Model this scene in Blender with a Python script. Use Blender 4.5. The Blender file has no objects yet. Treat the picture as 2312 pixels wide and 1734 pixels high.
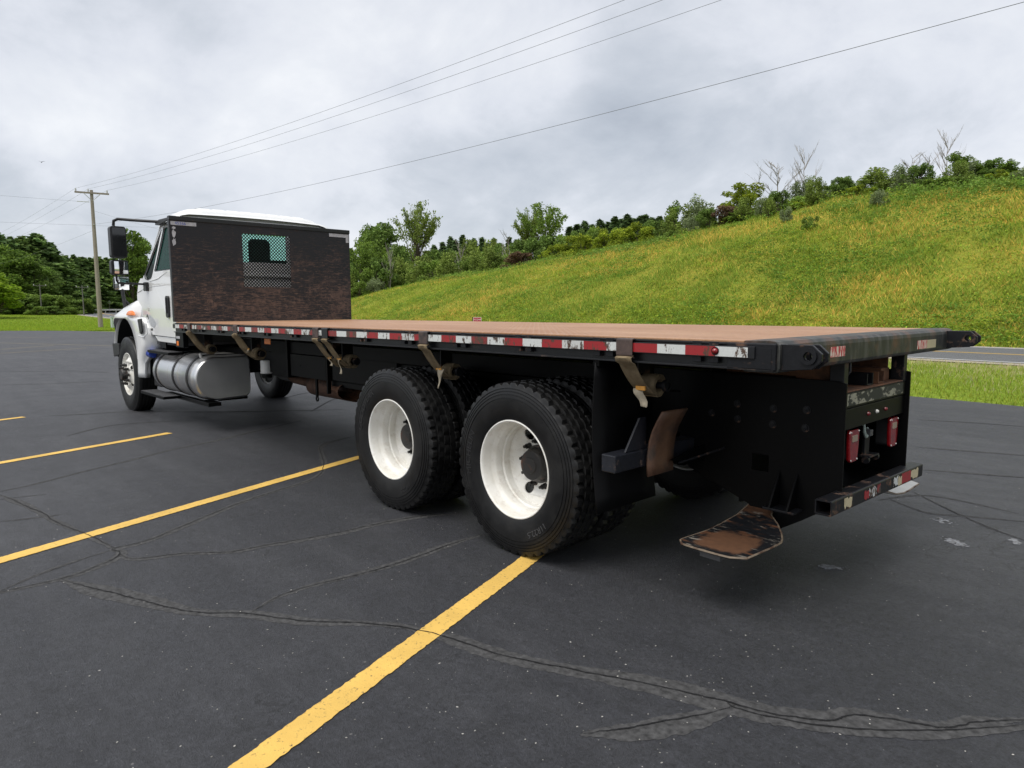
import bpy, math, random
import numpy as np
from mathutils import Vector, Matrix
from mathutils.geometry import tessellate_polygon
S = bpy.context.scene
COL = S.collection
R = math.radians
PI = math.pi

# ------------------------------------------------------------------ camera, light, exposure
CAM = (-1.3094, 3.9241, 1.475)
YAW, PITCH, ROLL, FPX = -0.7494, -0.1087, -0.0045, 1547.9
cam = bpy.data.cameras.new('camera'); camo = bpy.data.objects.new('camera', cam); COL.objects.link(camo)
cam.sensor_width = 36; cam.lens = 36*FPX/2312; cam.clip_start = 0.05; cam.clip_end = 4000
fw = Vector((math.cos(YAW)*math.cos(PITCH), math.sin(YAW)*math.cos(PITCH), math.sin(PITCH)))
rt = fw.cross(Vector((0, 0, 1))).normalized(); up = rt.cross(fw)
r2 = rt*math.cos(ROLL)+up*math.sin(ROLL); u2 = -rt*math.sin(ROLL)+up*math.cos(ROLL)
m = Matrix((r2, u2, -fw)).transposed().to_4x4(); m.translation = CAM
camo.matrix_world = m
S.camera = camo
S.view_settings.view_transform = 'Standard'; S.view_settings.look = 'None'
S.view_settings.exposure = 0.85; S.view_settings.gamma = 1; S.view_settings.use_curve_mapping = False

SUN_AZ = R(100); SUN_EL = R(62)           # direction towards the sun, angle from +X
world = bpy.data.worlds.new('World'); S.world = world; world.use_nodes = True
nt = world.node_tree; nt.nodes.clear()
def wn(t, **k):
    n = nt.nodes.new(t)
    for a, b in k.items(): setattr(n, a, b)
    return n
out = wn('ShaderNodeOutputWorld'); bg = wn('ShaderNodeBackground'); bg.inputs[1].default_value = 0.1
nt.links.new(bg.outputs[0], out.inputs[0])
sky = wn('ShaderNodeTexSky', sky_type='NISHITA', sun_disc=False)
sky.sun_elevation = SUN_EL; sky.sun_rotation = PI/2-SUN_AZ
tc = wn('ShaderNodeTexCoord'); sep = wn('ShaderNodeSeparateXYZ'); nt.links.new(tc.outputs['Generated'], sep.inputs[0])
def wm(op, a, b=None):
    n = wn('ShaderNodeMath', operation=op)
    for i, v in enumerate((a, b)):
        if v is None: continue
        if isinstance(v, (int, float)): n.inputs[i].default_value = v
        else: nt.links.new(v, n.inputs[i])
    return n.outputs[0]
zc = wm('ADD', wm('MAXIMUM', sep.outputs[2], 0.0), 0.50)
comb = wn('ShaderNodeCombineXYZ')
nt.links.new(wm('DIVIDE', sep.outputs[0], zc), comb.inputs[0]); nt.links.new(wm('DIVIDE', sep.outputs[1], zc), comb.inputs[1])
def wnoise(scale, detail, rough, dist, loc):
    mp = wn('ShaderNodeMapping'); mp.inputs['Location'].default_value = loc
    nt.links.new(comb.outputs[0], mp.inputs[0])
    n = wn('ShaderNodeTexNoise'); n.inputs['Scale'].default_value = scale; n.inputs['Detail'].default_value = detail
    n.inputs['Roughness'].default_value = rough; n.inputs['Distortion'].default_value = dist
    nt.links.new(mp.outputs[0], n.inputs['Vector']); return n.outputs['Fac']
n1 = wnoise(1.15, 5, 0.45, 0.25, (12.6, 5.5, 2)); n2 = wnoise(3.6, 7, 0.60, 0.25, (5.0, 1.0, 4))
mixn = wm('ADD', wm('MULTIPLY', wm('ADD', wm('MULTIPLY', n1, 0.68), wm('MULTIPLY', n2, 0.32)), 1.45), -0.235)
mixn = wm('ADD', mixn, wm('MULTIPLY', wm('MINIMUM', sep.outputs[2], 0.6), 0.16))
cr = wn('ShaderNodeValToRGB'); nt.links.new(mixn, cr.inputs[0])
e = cr.color_ramp.elements
e[0].position = 0.24; e[0].color = (2.2, 2.42, 2.8, 1)
e[1].position = 0.70; e[1].color = (5.7, 5.75, 5.85, 1)
for p, c in ((0.37, (3.05, 3.28, 3.65, 1)), (0.45, (3.6, 3.8, 4.15, 1)), (0.52, (4.3, 4.45, 4.8, 1)), (0.60, (4.85, 4.97, 5.22, 1))):
    x = e.new(p); x.color = c
mx = wn('ShaderNodeMix', data_type='RGBA'); mx.inputs[0].default_value = 0.93
nt.links.new(sky.outputs[0], mx.inputs[6]); nt.links.new(cr.outputs[0], mx.inputs[7]); nt.links.new(mx.outputs[2], bg.inputs[0])

sl = bpy.data.lights.new('sun', 'SUN'); sl.energy = 1.5; sl.angle = R(40); sl.color = (1, 0.965, 0.91)
so = bpy.data.objects.new('sun', sl); COL.objects.link(so)
sd = Vector((math.cos(SUN_AZ)*math.cos(SUN_EL), math.sin(SUN_AZ)*math.cos(SUN_EL), math.sin(SUN_EL)))
so.rotation_euler = sd.to_track_quat('Z', 'Y').to_euler(); so.location = (0, 0, 40)

# ------------------------------------------------------------------ materials
class NT:
    def __init__(s, name):
        s.m = bpy.data.materials.new(name); s.m.use_nodes = True; s.t = s.m.node_tree
        s.b = s.t.nodes['Principled BSDF']; s._c = None
    def n(s, t, **k):
        x = s.t.nodes.new(t)
        for a, b in k.items(): setattr(x, a, b)
        return x
    def l(s, a, b): s.t.links.new(a, b)
    def set(s, inp, v):
        if isinstance(v, bpy.types.NodeSocket): s.l(v, inp)
        elif isinstance(v, (tuple, list)): inp.default_value = tuple(v)+((1,) if len(v) == 3 and inp.type == 'RGBA' else ())
        else: inp.default_value = v
    def coord(s, scale=(1, 1, 1), rot=(0, 0, 0), loc=(0, 0, 0)):
        if s._c is None: s._c = s.n('ShaderNodeTexCoord').outputs['Object']
        mp = s.n('ShaderNodeMapping'); s.l(s._c, mp.inputs[0])
        mp.inputs['Scale'].default_value = scale; mp.inputs['Rotation'].default_value = rot; mp.inputs['Location'].default_value = loc
        return mp.outputs[0]
    def noise(s, scale, detail=4, rough=0.55, vec=None, dist=0):
        x = s.n('ShaderNodeTexNoise'); s.l(vec or s.coord(), x.inputs['Vector'])
        x.inputs['Scale'].default_value = scale; x.inputs['Detail'].default_value = detail
        x.inputs['Roughness'].default_value = rough; x.inputs['Distortion'].default_value = dist
        return x.outputs['Fac']
    def math(s, op, a, b=0.0):
        x = s.n('ShaderNodeMath', operation=op); s.set(x.inputs[0], a); s.set(x.inputs[1], b); return x.outputs[0]
    def ramp(s, v, lo, hi):
        x = s.n('ShaderNodeMapRange'); x.clamp = True; s.set(x.inputs[0], v)
        x.inputs[1].default_value = lo; x.inputs[2].default_value = hi; return x.outputs[0]
    def mix(s, f, a, b):
        x = s.n('ShaderNodeMix', data_type='RGBA'); s.set(x.inputs[0], f); s.set(x.inputs[6], a); s.set(x.inputs[7], b); return x.outputs[2]
    def mixf(s, f, a, b):
        x = s.n('ShaderNodeMix', data_type='FLOAT'); s.set(x.inputs[0], f); s.set(x.inputs[2], a); s.set(x.inputs[3], b); return x.outputs[0]
    def bump(s, h, strength=0.3, dist=0.01):
        x = s.n('ShaderNodeBump'); x.inputs['Strength'].default_value = strength; x.inputs['Distance'].default_value = dist
        s.l(h, x.inputs['Height']); s.l(x.outputs[0], s.b.inputs['Normal'])
    def pr(s, base=None, rough=None, metal=None, spec=None, coat=None, emit=None):
        for k, v in (('Base Color', base), ('Roughness', rough), ('Metallic', metal), ('Specular IOR Level', spec), ('Coat Weight', coat)):
            if v is not None: s.set(s.b.inputs[k], v)
        return s.m

def plain(name, c, rough=0.5, metal=0.0, spec=0.5, var=0.15, scale=9, coat=0.0, bump=0.0, bscale=120):
    k = NT(name); f = k.noise(scale, 5)
    lo = tuple(x*(1-var) for x in c); hi = tuple(min(1, x*(1+var)) for x in c)
    r = k.mixf(f, max(0, rough-0.08), min(1, rough+0.08))
    k.pr(k.mix(k.ramp(f, .3, .7), lo, hi), r, metal, spec, coat)
    if bump: k.bump(k.noise(bscale, 3), bump, 0.003)
    return k.m
def worn(name, c, w, scale=6, lo=0.55, hi=0.66, rough=0.4, wrough=0.75, dirt=None, bump=0.25, stretch=(1, 1, 1), spec=0.5):
    k = NT(name); v = k.coord(stretch)
    f = k.ramp(k.noise(scale, 8, 0.68, v), lo, hi)
    g = k.noise(scale*5, 5, 0.6, v)
    col = k.mix(k.ramp(g, .3, .75), tuple(x*0.75 for x in c), tuple(x*1.25 for x in c))
    wc = k.mix(g, tuple(x*0.6 for x in w), tuple(x*1.3 for x in w))
    col = k.mix(f, col, wc)
    if dirt: col = k.mix(k.math('MULTIPLY', k.ramp(k.noise(scale*0.4, 5), .45, .75), 0.6), col, dirt)
    k.pr(col, k.mixf(f, rough, wrough), 0, spec); k.bump(k.math('ADD', k.math('MULTIPLY', f, 0.5), g), bump, 0.002)
    return k.m

def asphalt_mat(name, base, light, wear, specks=True):
    k = NT(name); big = k.noise(0.22, 5, .6); mid = k.noise(1.7, 6, .65); chip = k.noise(26, 6, .85); fine = k.noise(75, 4, .8); grit = k.noise(190, 3, .7)
    streak = k.noise(1.1, 5, .6, k.coord((0.35, 3.2, 1), (0, 0, R(-20))))
    g = k.math('ADD', k.math('MULTIPLY', chip, .5), k.math('MULTIPLY', fine, .5))
    col = k.mix(k.ramp(g, .36, .66), tuple(x*0.25 for x in base), tuple(x*2.1 for x in base))
    f = k.math('MULTIPLY', k.ramp(k.math('ADD', k.math('MULTIPLY', big, .55), k.math('MULTIPLY', streak, .45)), .45, .68), wear)
    col = k.mix(f, col, k.mix(k.ramp(g, .36, .66), tuple(x*0.5 for x in light), tuple(x*1.5 for x in light)))
    if specks:
        for sc, c, thr in ((42, (.26, .26, .25), .58), (17, (.28, .27, .26), .64)):
            v = k.n('ShaderNodeTexVoronoi'); v.inputs['Scale'].default_value = sc; k.l(k.coord(), v.inputs['Vector'])
            sp = k.math('MULTIPLY', k.ramp(v.outputs['Distance'], .13, .08), k.ramp(k.noise(sc*.7, 2), thr, thr+.05))
            col = k.mix(k.math('MULTIPLY', sp, .85), col, c)
    m2 = k.noise(6, 6, .65); col = k.mix(k.math('MULTIPLY', k.ramp(m2, .38, .68), .35), col, (.012, .012, .014))
    rd = k.math('ABSOLUTE', k.math('SUBTRACT', k.noise(.55, 7, .62, None, .4), .5)); hair = k.math('MULTIPLY', k.ramp(rd, .0042, .0012), k.ramp(k.noise(.35, 3), .48, .58))
    col = k.mix(k.math('MULTIPLY', hair, .7), col, (.009, .009, .010))
    k.pr(col, k.mixf(mid, .46, .68), 0, 0.5)
    k.bump(k.math('ADD', k.math('ADD', g, k.math('MULTIPLY', grit, .5)), k.math('MULTIPLY', mid, .4)), 1.0, 0.014)
    return k.m
M = {}
M['asphalt'] = asphalt_mat('asphalt', (.031, .032, .038), (.070, .071, .078), .85)
M['road'] = asphalt_mat('road_asphalt', (.10, .102, .11), (.13, .13, .135), .5, False)
M['seal'] = plain('crack_sealer', (.054, .0535, .054), .85, 0, .3, .5, 35, bump=.9, bscale=70)
M['seal_dark'] = plain('crack', (.016, .016, .017), .9, 0, .2, .3, 20)
def paint_line(name, c, lo, hi):
    k = NT(name); f = k.ramp(k.noise(55, 6, .72), lo, hi); g = k.noise(3, 5)
    f = k.math('MULTIPLY', f, k.ramp(k.noise(2.2, 5, .6), .2, .55))
    col = k.mix(k.ramp(g, .3, .7), tuple(x*.82 for x in c), tuple(min(1, x*1.1) for x in c))
    k.pr(k.mix(f, col, (.06, .055, .045)), .72, 0, .35); k.bump(k.noise(110, 4, .7), .6, .004); return k.m
M['yellow'] = paint_line('yellow_line_paint', (.72, .46, .11), .575, .68)
M['faded'] = paint_line('faded_line_paint', (.38, .32, .20), .42, .60)
M['roadyellow'] = plain('road_yellow', (.62, .40, .08), .7); M['roadwhite'] = plain('road_white', (.72, .72, .70), .7)
M['gravel'] = plain('gravel_shoulder', (.34, .30, .24), .95, 0, .2, .5, 30, bump=.8, bscale=40)

def grass_ground(name, a, b, c, sc=0.5):
    k = NT(name); n1 = k.noise(sc, 6, .65); n2 = k.noise(sc*14, 6, .7); n3 = k.noise(sc*60, 3, .7)
    col = k.mix(k.ramp(n1, .35, .65), a, b); col = k.mix(k.math('MULTIPLY', k.ramp(n2, .45, .7), .75), col, c)
    col = k.mix(k.ramp(n3, .35, .65), col, k.mix(.6, col, (.03, .04, .01)))
    k.pr(col, .95, 0, .1); k.bump(k.math('ADD', n2, n3), .9, .06); return k.m
M['lawn'] = grass_ground('lawn_grass', (.25, .35, .03), (.20, .30, .028), (.29, .35, .045), .18)
M['hill'] = grass_ground('hill_meadow', (.29, .32, .034), (.38, .33, .048), (.19, .25, .03), .22)

def attr_mat(name, rough=.7, trans=.35):
    k = NT(name); a = k.n('ShaderNodeAttribute'); a.attribute_name = 'tint'
    k.pr(a.outputs['Color'], rough, 0, .18)
    t = k.n('ShaderNodeBsdfTranslucent'); k.l(a.outputs['Color'], t.inputs[0])
    mxs = k.n('ShaderNodeMixShader'); mxs.inputs[0].default_value = trans
    k.l(k.b.outputs[0], mxs.inputs[1]); k.l(t.outputs[0], mxs.inputs[2]); k.l(mxs.outputs[0], k.t.nodes['Material Output'].inputs[0])
    return k.m
M['leaf'] = attr_mat('foliage'); M['blade'] = attr_mat('grass_blades', .75, .3)
M['bark'] = plain('bark', (.11, .09, .07), .9, 0, .2, .4, 14, bump=.8, bscale=25)
M['deadbark'] = plain('dead_bark', (.33, .30, .27), .9, 0, .2, .3, 14)
M['polewood'] = worn('pole_wood', (.30, .26, .21), (.19, .16, .13), 3, .5, .7, .85, .9, stretch=(6, 6, .5))

M['farwood'] = plain('old_pole_wood', (.13, .125, .11), .9)
M['black'] = worn('black_chassis_paint', (.0022, .0023, .0025), (.035, .02, .014), 7, .66, .74, .42, .85, bump=.12, spec=.14)
M['blackwear'] = worn('chipped_black_paint', (.008, .0085, .0105), (.13, .075, .05), 9, .555, .64, .42, .85, bump=.35, spec=.3)
M['rail'] = worn('side_rail_paint', (.0055, .006, .0075), (.11, .075, .055), 10, .61, .69, .36, .8, stretch=(.5, 1, 1), bump=.25)
k = NT('rear_sill_paint'); v = k.coord((1, 1.2, .28))
f1 = k.ramp(k.noise(14, 8, .7, v), .47, .62); f2 = k.ramp(k.noise(5, 6, .6), .5, .66); g = k.noise(60, 4)
c = k.mix(k.math('MULTIPLY', f1, .6), (.018, .020, .018), (.10, .095, .085)); c = k.mix(k.math('MULTIPLY', f2, .75), c, (.13, .062, .035))
k.pr(c, .5, 0, .45); k.bump(g, .2, .002); M['sill'] = k.m
k = NT('headboard_plate'); sp = k.n('ShaderNodeSeparateXYZ'); k.l(k.coord(), sp.inputs[0])
low = k.ramp(sp.outputs[2], 2.5, 1.6)
den = k.math('ADD', k.math('MULTIPLY', k.noise(2.6, 5, .6), .34), k.math('MULTIPLY', low, .13))     # wear is denser low down
def streak(vec, sc, lo, wt): return k.ramp(k.math('ADD', k.noise(sc, 6, .72, vec), k.math('MULTIPLY', den, wt)), lo, lo+.075)
h1 = streak(k.coord((1, 7, 70)), 1.0, .690, .62); h2 = streak(k.coord((1, 18, 140)), 1.0, .705, .62); v1 = streak(k.coord((1, 95, 7)), 1.0, .745, .55)
g1 = streak(k.coord((1, 9, 110), (R(28), 0, 0)), 1.0, .765, .55); g2 = streak(k.coord((1, 8, 120), (R(-35), 0, 0)), 1.0, .755, .5); p1 = streak(k.coord((1, 10, 16)), 1.0, .765, .75)
f = k.math('MAXIMUM', k.math('MAXIMUM', h1, h2), k.math('MAXIMUM', k.math('MAXIMUM', v1, p1), k.math('MAXIMUM', g1, g2)))
rust = k.mix(k.ramp(k.noise(14, 6, .7), .3, .7), (.055, .036, .030), (.20, .128, .098))
k.pr(k.mix(k.math('MULTIPLY', f, k.math('ADD', .40, k.math('MULTIPLY', low, .42))), (.010, .010, .014), rust), k.mixf(f, .46, .8), 0, .4); k.bump(f, -.35, .002)
M['headboard'] = k.m
k = NT('deck_tread_plate'); cx = k.n('ShaderNodeSeparateXYZ'); k.l(k.coord(), cx.inputs[0])
def wave(rot):
    w = k.n('ShaderNodeTexWave', wave_type='BANDS', bands_direction='X'); k.l(k.coord((1, 1, 1), (0, 0, rot)), w.inputs['Vector'])
    w.inputs['Scale'].default_value = 9.0; w.inputs['Distortion'].default_value = 0; return w.outputs['Fac']
tp = k.math('MULTIPLY', wave(R(45)), wave(R(-45)))
nb = k.noise(1.3, 7, .65, k.coord((.6, 1.4, 1))); nf = k.noise(40, 6, .7)
c = k.mix(k.ramp(nb, .36, .66), (.33, .165, .085), (.45, .265, .155)); c = k.mix(k.math('MULTIPLY', k.ramp(nf, .42, .72), .5), c, (.16, .082, .048))
c = k.mix(k.math('MULTIPLY', k.ramp(tp, .5, .9), .35), c, (.5, .40, .33))
k.pr(c, .55, 0, .32); k.bump(k.math('ADD', tp, k.math('MULTIPLY', nf, .25)), .6, .003); M['deck'] = k.m
M['rust'] = worn('rusty_plate', (.16, .068, .030), (.07, .035, .02), 9, .45, .65, .7, .85, bump=.4)
k = NT('foot_plate_steel'); cx = k.n('ShaderNodeSeparateXYZ'); k.l(k.coord(), cx.inputs[0])
d1 = k.math('POWER', k.math('DIVIDE', k.math('SUBTRACT', cx.outputs[0], .37), .14), 2); d2 = k.math('POWER', k.math('DIVIDE', k.math('SUBTRACT', k.math('ABSOLUTE', cx.outputs[1]), .90), .165), 2)
dd = k.math('ADD', k.math('ADD', k.math('POWER', d1, 1.6), k.math('POWER', d2, 1.6)), k.math('MULTIPLY', k.noise(9, 8, .75), 2.2))
neck = k.ramp(k.math('ADD', k.math('ABSOLUTE', cx.outputs[1]), k.math('MULTIPLY', k.noise(11, 7, .7, k.coord((1, 2.5, 1))), .5)), .80, .74)
f = k.math('MAXIMUM', k.ramp(dd, 2.15, 1.6), k.math('MULTIPLY', neck, .85)); nn = k.noise(13, 8, .7, k.coord((.5, 2, 1))); w1 = k.ramp(nn, .56, .62); w2 = k.ramp(k.noise(9, 7, .7, k.coord((.5, 2, 1), (0, 0, 1))), .56, .62)
c = k.mix(w1, (.010, .011, .013), (.26, .235, .20)); c = k.mix(w2, c, (.13, .06, .032)); c = k.mix(f, c, k.mix(k.noise(30, 5), (.06, .026, .012), (.14, .062, .026)))
k.pr(c, k.mixf(f, .4, .75), 0, .5); k.bump(nn, .3, .002); M['foot'] = k.m
M['edge'] = worn('worn_steel_edge', (.20, .155, .11), (.07, .035, .02), 12, .5, .6, .5, .8); M['stop'] = worn('wheel_stop_steel', (.115, .06, .037), (.05, .038, .032), 7, .46, .60, .55, .6, dirt=(.22, .12, .06), bump=.25)
k = NT('tyre_rubber'); g = k.ramp(k.noise(4.5, 7, .7), .42, .68); h_ = k.noise(60, 4, .7)
k.pr(k.mix(k.math('MULTIPLY', g, k.ramp(h_, .25, .7)), (.0042, .0042, .0045), (.017, .0165, .0155)), k.mixf(g, .38, .62), 0, .42); k.bump(h_, .15, .002); M['rubber'] = k.m
M['litblack'] = worn('lit_black_paint', (.013, .0145, .020), (.12, .08, .06), 9, .58, .66, .4, .8); M['rubberlight'] = plain('tyre_lettering', (.022, .022, .023), .42, 0, .4, .2)  # stop arm and gusset: black paint with bluish light put into its colour
M['chalk'] = plain('size_lettering', (.05, .05, .052), .6)
M['flap'] = plain('mudflap_rubber', (.0032, .0032, .0036), .55, 0, .15, .5, 3)
k = NT('white_wheel_paint'); g = k.noise(5, 6, .65); d = k.ramp(k.noise(16, 7, .7), .52, .70)
c = k.mix(k.ramp(g, .4, .75), (.86, .85, .81), (.70, .67, .59)); c = k.mix(k.math('MULTIPLY', d, .35), c, (.34, .25, .16)); k.pr(c, .38, 0, .45); M['wheelwhite'] = k.m
M['hub'] = worn('hub_grime', (.018, .017, .016), (.11, .05, .03), 16, .56, .66, .5, .8)
M['cab'] = plain('white_cab_paint', (.82, .825, .82), .16, 0, .5, .02, 2, coat=.6)
M['cabtrim'] = plain('black_plastic', (.017, .017, .018), .42, 0, .45, .15, 12)
M['silver'] = plain('silver_decal', (.46, .48, .50), .35)
M['grey'] = plain('grey_plastic', (.09, .09, .092), .5)
k = NT('brushed_aluminium'); n = k.noise(60, 5, .6, k.coord((.15, 1, 1))); st = k.ramp(k.noise(3.2, 5, .6, k.coord((2.2, .3, .3))), .56, .70)
c = k.mix(n, (.66, .66, .66), (.82, .82, .82)); c = k.mix(k.math('MULTIPLY', st, .55), c, (.42, .33, .24)); k.pr(c, k.mixf(n, .24, .40), k.mixf(st, 1, .7)); M['alu'] = k.m
M['tankend'] = plain('tank_end_aluminium', (.44, .44, .43), .45, .6, .5, .12, 3)
M['chrome'] = plain('mirror_glass', (.85, .87, .88), .02, 1, .5, .01)
def glass(name, tint, rough, spec, refl=.3):
    k = NT(name); k.pr((.004, .008, .007), rough, 0, spec); tr = k.n('ShaderNodeBsdfTransparent'); tr.inputs[0].default_value = tint+(1,)
    mx_ = k.n('ShaderNodeMixShader'); mx_.inputs[0].default_value = refl; k.l(tr.outputs[0], mx_.inputs[1]); k.l(k.b.outputs[0], mx_.inputs[2]); k.l(mx_.outputs[0], k.t.nodes['Material Output'].inputs[0]); return k.m
M['glass'] = glass('tinted_glass', (.20, .34, .30), .02, .35); M['glass2'] = glass('window_glass', (.80, 1.0, .94), .03, .2, .06)
M['amber'] = plain('amber_lens', (.75, .19, .02), .2, 0, .5, .1, 20); M['redlens'] = plain('red_lens', (.20, .004, .007), .14, 0, .6, .3, 18, coat=.4)
M['roofgrey'] = plain('roof_seal', (.40, .42, .40), .6); M['tread'] = plain('step_bar', (.16, .16, .165), .5, .3); M['white'] = plain('white_plastic', (.68, .68, .66), .45); M['label'] = plain('lens_label', (.27, .21, .16), .5)
M['blue'] = plain('blue_cap', (.012, .05, .36), .45)
def tape(name, c, lo, hi):
    k = NT(name); f = k.ramp(k.noise(15, 8, .75, k.coord((1.6, 1, .7))), lo, hi)
    v = k.n('ShaderNodeTexVoronoi'); v.inputs['Scale'].default_value = 160; k.l(k.coord(), v.inputs['Vector'])
    cc = k.mix(k.math('MULTIPLY', v.outputs['Distance'], .5), c, tuple(x*.72 for x in c))
    w = k.mix(k.noise(30, 4), (.035, .025, .02), (.12, .07, .045)); k.pr(k.mix(f, cc, w), .35, 0, .5); return k.m
M['tred'] = tape('red_reflective_tape', (.33, .020, .024), .545, .575); M['twhite'] = tape('white_reflective_tape', (.64, .66, .64), .55, .575)
M['tred2'] = tape('worn_red_tape', (.24, .03, .03), .50, .53); M['twhite2'] = tape('worn_white_tape', (.58, .59, .57), .50, .52)
M['cream'] = tape('yellowed_tape', (.58, .50, .32), .60, .64)
k = NT('peeling_red_tape'); f = k.ramp(k.noise(20, 6, .7, k.coord((1, 2.4, .4))), .48, .52); k.pr(k.mix(f, (.50, .03, .05), (.72, .62, .52)), .45); M['peel'] = k.m
M['tapesilver'] = plain('silver_tape', (.42, .42, .44), .42, 0, .5, .2, 20)
k = NT('chipped_beige_paint'); f = k.ramp(k.noise(11, 8, .7, k.coord((1, .7, 1.3))), .53, .56); k.pr(k.mix(f, (.02, .022, .018), k.mix(k.noise(60, 4), (.20, .19, .14), (.36, .35, .26))), .6); k.bump(f, .4, .002); M['chip'] = k.m
k = NT('strap_webbing'); w = k.n('ShaderNodeTexWave', wave_type='BANDS', bands_direction='Z'); w.inputs['Scale'].default_value = 60; k.l(k.coord(), w.inputs['Vector'])
g = k.noise(18, 6, .65); c = k.mix(k.ramp(g, .3, .7), (.15, .112, .065), (.29, .225, .14)); c = k.mix(k.math('MULTIPLY', w.outputs['Fac'], .3), c, (.09, .07, .045)); k.pr(c, .9, 0, .15); k.bump(w.outputs['Fac'], .4, .002); M['strap'] = k.m
M['straptail'] = plain('strap_tail', (.36, .315, .24), .9, 0, .1, .2, 30); M['tag'] = plain('orange_tag', (.55, .26, .05), .8)
M['hooksteel'] = worn('hook_steel', (.075, .05, .042), (.03, .025, .025), 9, .5, .65, .55, .7); M['pipe'] = worn('exhaust_rust', (.10, .05, .03), (.04, .025, .02), 8, .5, .65, .7, .8)
M['signred'] = plain('sign_red', (.42, .02, .06), .4); M['signwhite'] = plain('sign_white', (.78, .72, .66), .45); M['wire'] = plain('cable', (.17, .175, .19), .6)
M['glassdark'] = plain('dark_mirror_glass', (.02, .021, .022), .06, 0, .7, .1); M['greenbox'] = plain('pale_green_box', (.42, .50, .45), .5); M['galv'] = plain('galvanised', (.55, .55, .53), .5, .3)
M['marker_white'] = plain('marker_white', (.62, .6, .55), .3); M['ink'] = plain('blue_ink', (.03, .06, .35), .6); M['seat'] = plain('seat_cloth', (.07, .07, .075), .9)
M['pebble'] = plain('pebble', (.42, .40, .36), .85, 0, .3, .5, 300); M['chalkpatch'] = paint_line('white_chalk', (.26, .27, .29), .44, .56)
M['darkpatch'] = plain('oil_stain', (.014, .014, .016), .6); M['bird'] = plain('bird', (.06, .06, .065), .8)

# ------------------------------------------------------------------ mesh helpers
class MB:
    def __init__(s): s.v = []; s.f = []
    def add(s, vs, fs):
        o = len(s.v); s.v += [tuple(x) for x in vs]; s.f += [tuple(i+o for i in f) for f in fs]; return s
    def box(s, x0, x1, y0, y1, z0, z1, mat=None):
        vs = [Vector((x, y, z)) for x in (x0, x1) for y in (y0, y1) for z in (z0, z1)]
        if mat: vs = [mat @ v for v in vs]
        return s.add(vs, [(0, 1, 3, 2), (4, 6, 7, 5), (0, 4, 5, 1), (2, 3, 7, 6), (0, 2, 6, 4), (1, 5, 7, 3)])
    def tube(s, pts, rad, n=8, cap=True):
        pts = [Vector(p) for p in pts]
        rads = rad if isinstance(rad, (list, tuple)) else [rad]*len(pts)
        ref = None; rings = []
        for i, p in enumerate(pts):
            t = (pts[min(i+1, len(pts)-1)]-pts[max(i-1, 0)]).normalized()
            if ref is None:
                ref = t.orthogonal().normalized()
            a = (ref-t*ref.dot(t)).normalized(); ref = a; b = t.cross(a)
            rings.append([p+(a*math.cos(2*PI*j/n)+b*math.sin(2*PI*j/n))*rads[i] for j in range(n)])
        vs = [v for r in rings for v in r]; fs = []
        for i in range(len(pts)-1):
            for j in range(n): fs.append((i*n+j, i*n+(j+1) % n, (i+1)*n+(j+1) % n, (i+1)*n+j))
        if cap: fs.append(tuple(range(n))[::-1]); fs.append(tuple((len(pts)-1)*n+j for j in range(n)))
        return s.add(vs, fs)
    def lathe(s, prof, n=48, axis='Y', c=(0, 0, 0)):
        # prof: list of (r, d) revolved round the axis
        vs = []
        for j in range(n):
            a = 2*PI*j/n
            for r, d in prof:
                q = (r*math.cos(a), r*math.sin(a))
                p = (q[0], d, q[1]) if axis == 'Y' else ((d, q[0], q[1]) if axis == 'X' else (q[0], q[1], d))
                vs.append((p[0]+c[0], p[1]+c[1], p[2]+c[2]))
        k = len(prof); fs = []
        for j in range(n):
            for i in range(k-1): fs.append((j*k+i, j*k+i+1, ((j+1) % n)*k+i+1, ((j+1) % n)*k+i))
        return s.add(vs, fs)
    def plate(s, outer, thick, fn, holes=()):
        # polygon (with holes) in 2D, extruded by thick; fn(a, b, t) -> 3D
        loops = [outer]+list(holes)
        tri = tessellate_polygon([[Vector((a, b, 0)) for a, b in lp] for lp in loops])
        flat = [p for lp in loops for p in lp]; n = len(flat)
        vs = [fn(a, b, 0) for a, b in flat]+[fn(a, b, thick) for a, b in flat]
        fs = [tuple(t) for t in tri]+[tuple(i+n for i in t)[::-1] for t in tri]
        o = 0
        for lp in loops:
            L = len(lp)
            for i in range(L): fs.append((o+i, o+(i+1) % L, o+(i+1) % L+n, o+i+n))
            o += L
        return s.add(vs, fs)
    def grid(s, rows, closed=False):
        n = len(rows[0]); vs = [p for r in rows for p in r]; fs = []
        for i in range(len(rows)-1):
            for j in range(n-(0 if closed else 1)): fs.append((i*n+j, i*n+(j+1) % n, (i+1)*n+(j+1) % n, (i+1)*n+j))
        return s.add(vs, fs)
    def mesh(s, name, mat, smooth=None):
        import bmesh
        me = bpy.data.meshes.new(name); me.from_pydata(s.v, [], s.f); me.update()
        bm = bmesh.new(); bm.from_mesh(me); bmesh.ops.recalc_face_normals(bm, faces=bm.faces); bm.to_mesh(me); bm.free()
        me.materials.append(mat)
        if smooth is not None:
            me.polygons.foreach_set('use_smooth', [True]*len(me.polygons)); me.set_sharp_from_angle(angle=R(smooth))
        return me
    def build(s, name, mat, parent=None, smooth=None, bevel=0, label=None):
        o = link(name, s.mesh(name, mat, smooth), parent)
        if bevel:
            b = o.modifiers.new('bevel', 'BEVEL'); b.width = bevel; b.segments = 2; b.limit_method = 'ANGLE'; b.angle_limit = R(40)
        if label: o['label'] = label
        return o
OFF = {}      # things whose parts are modelled in world coordinates
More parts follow.
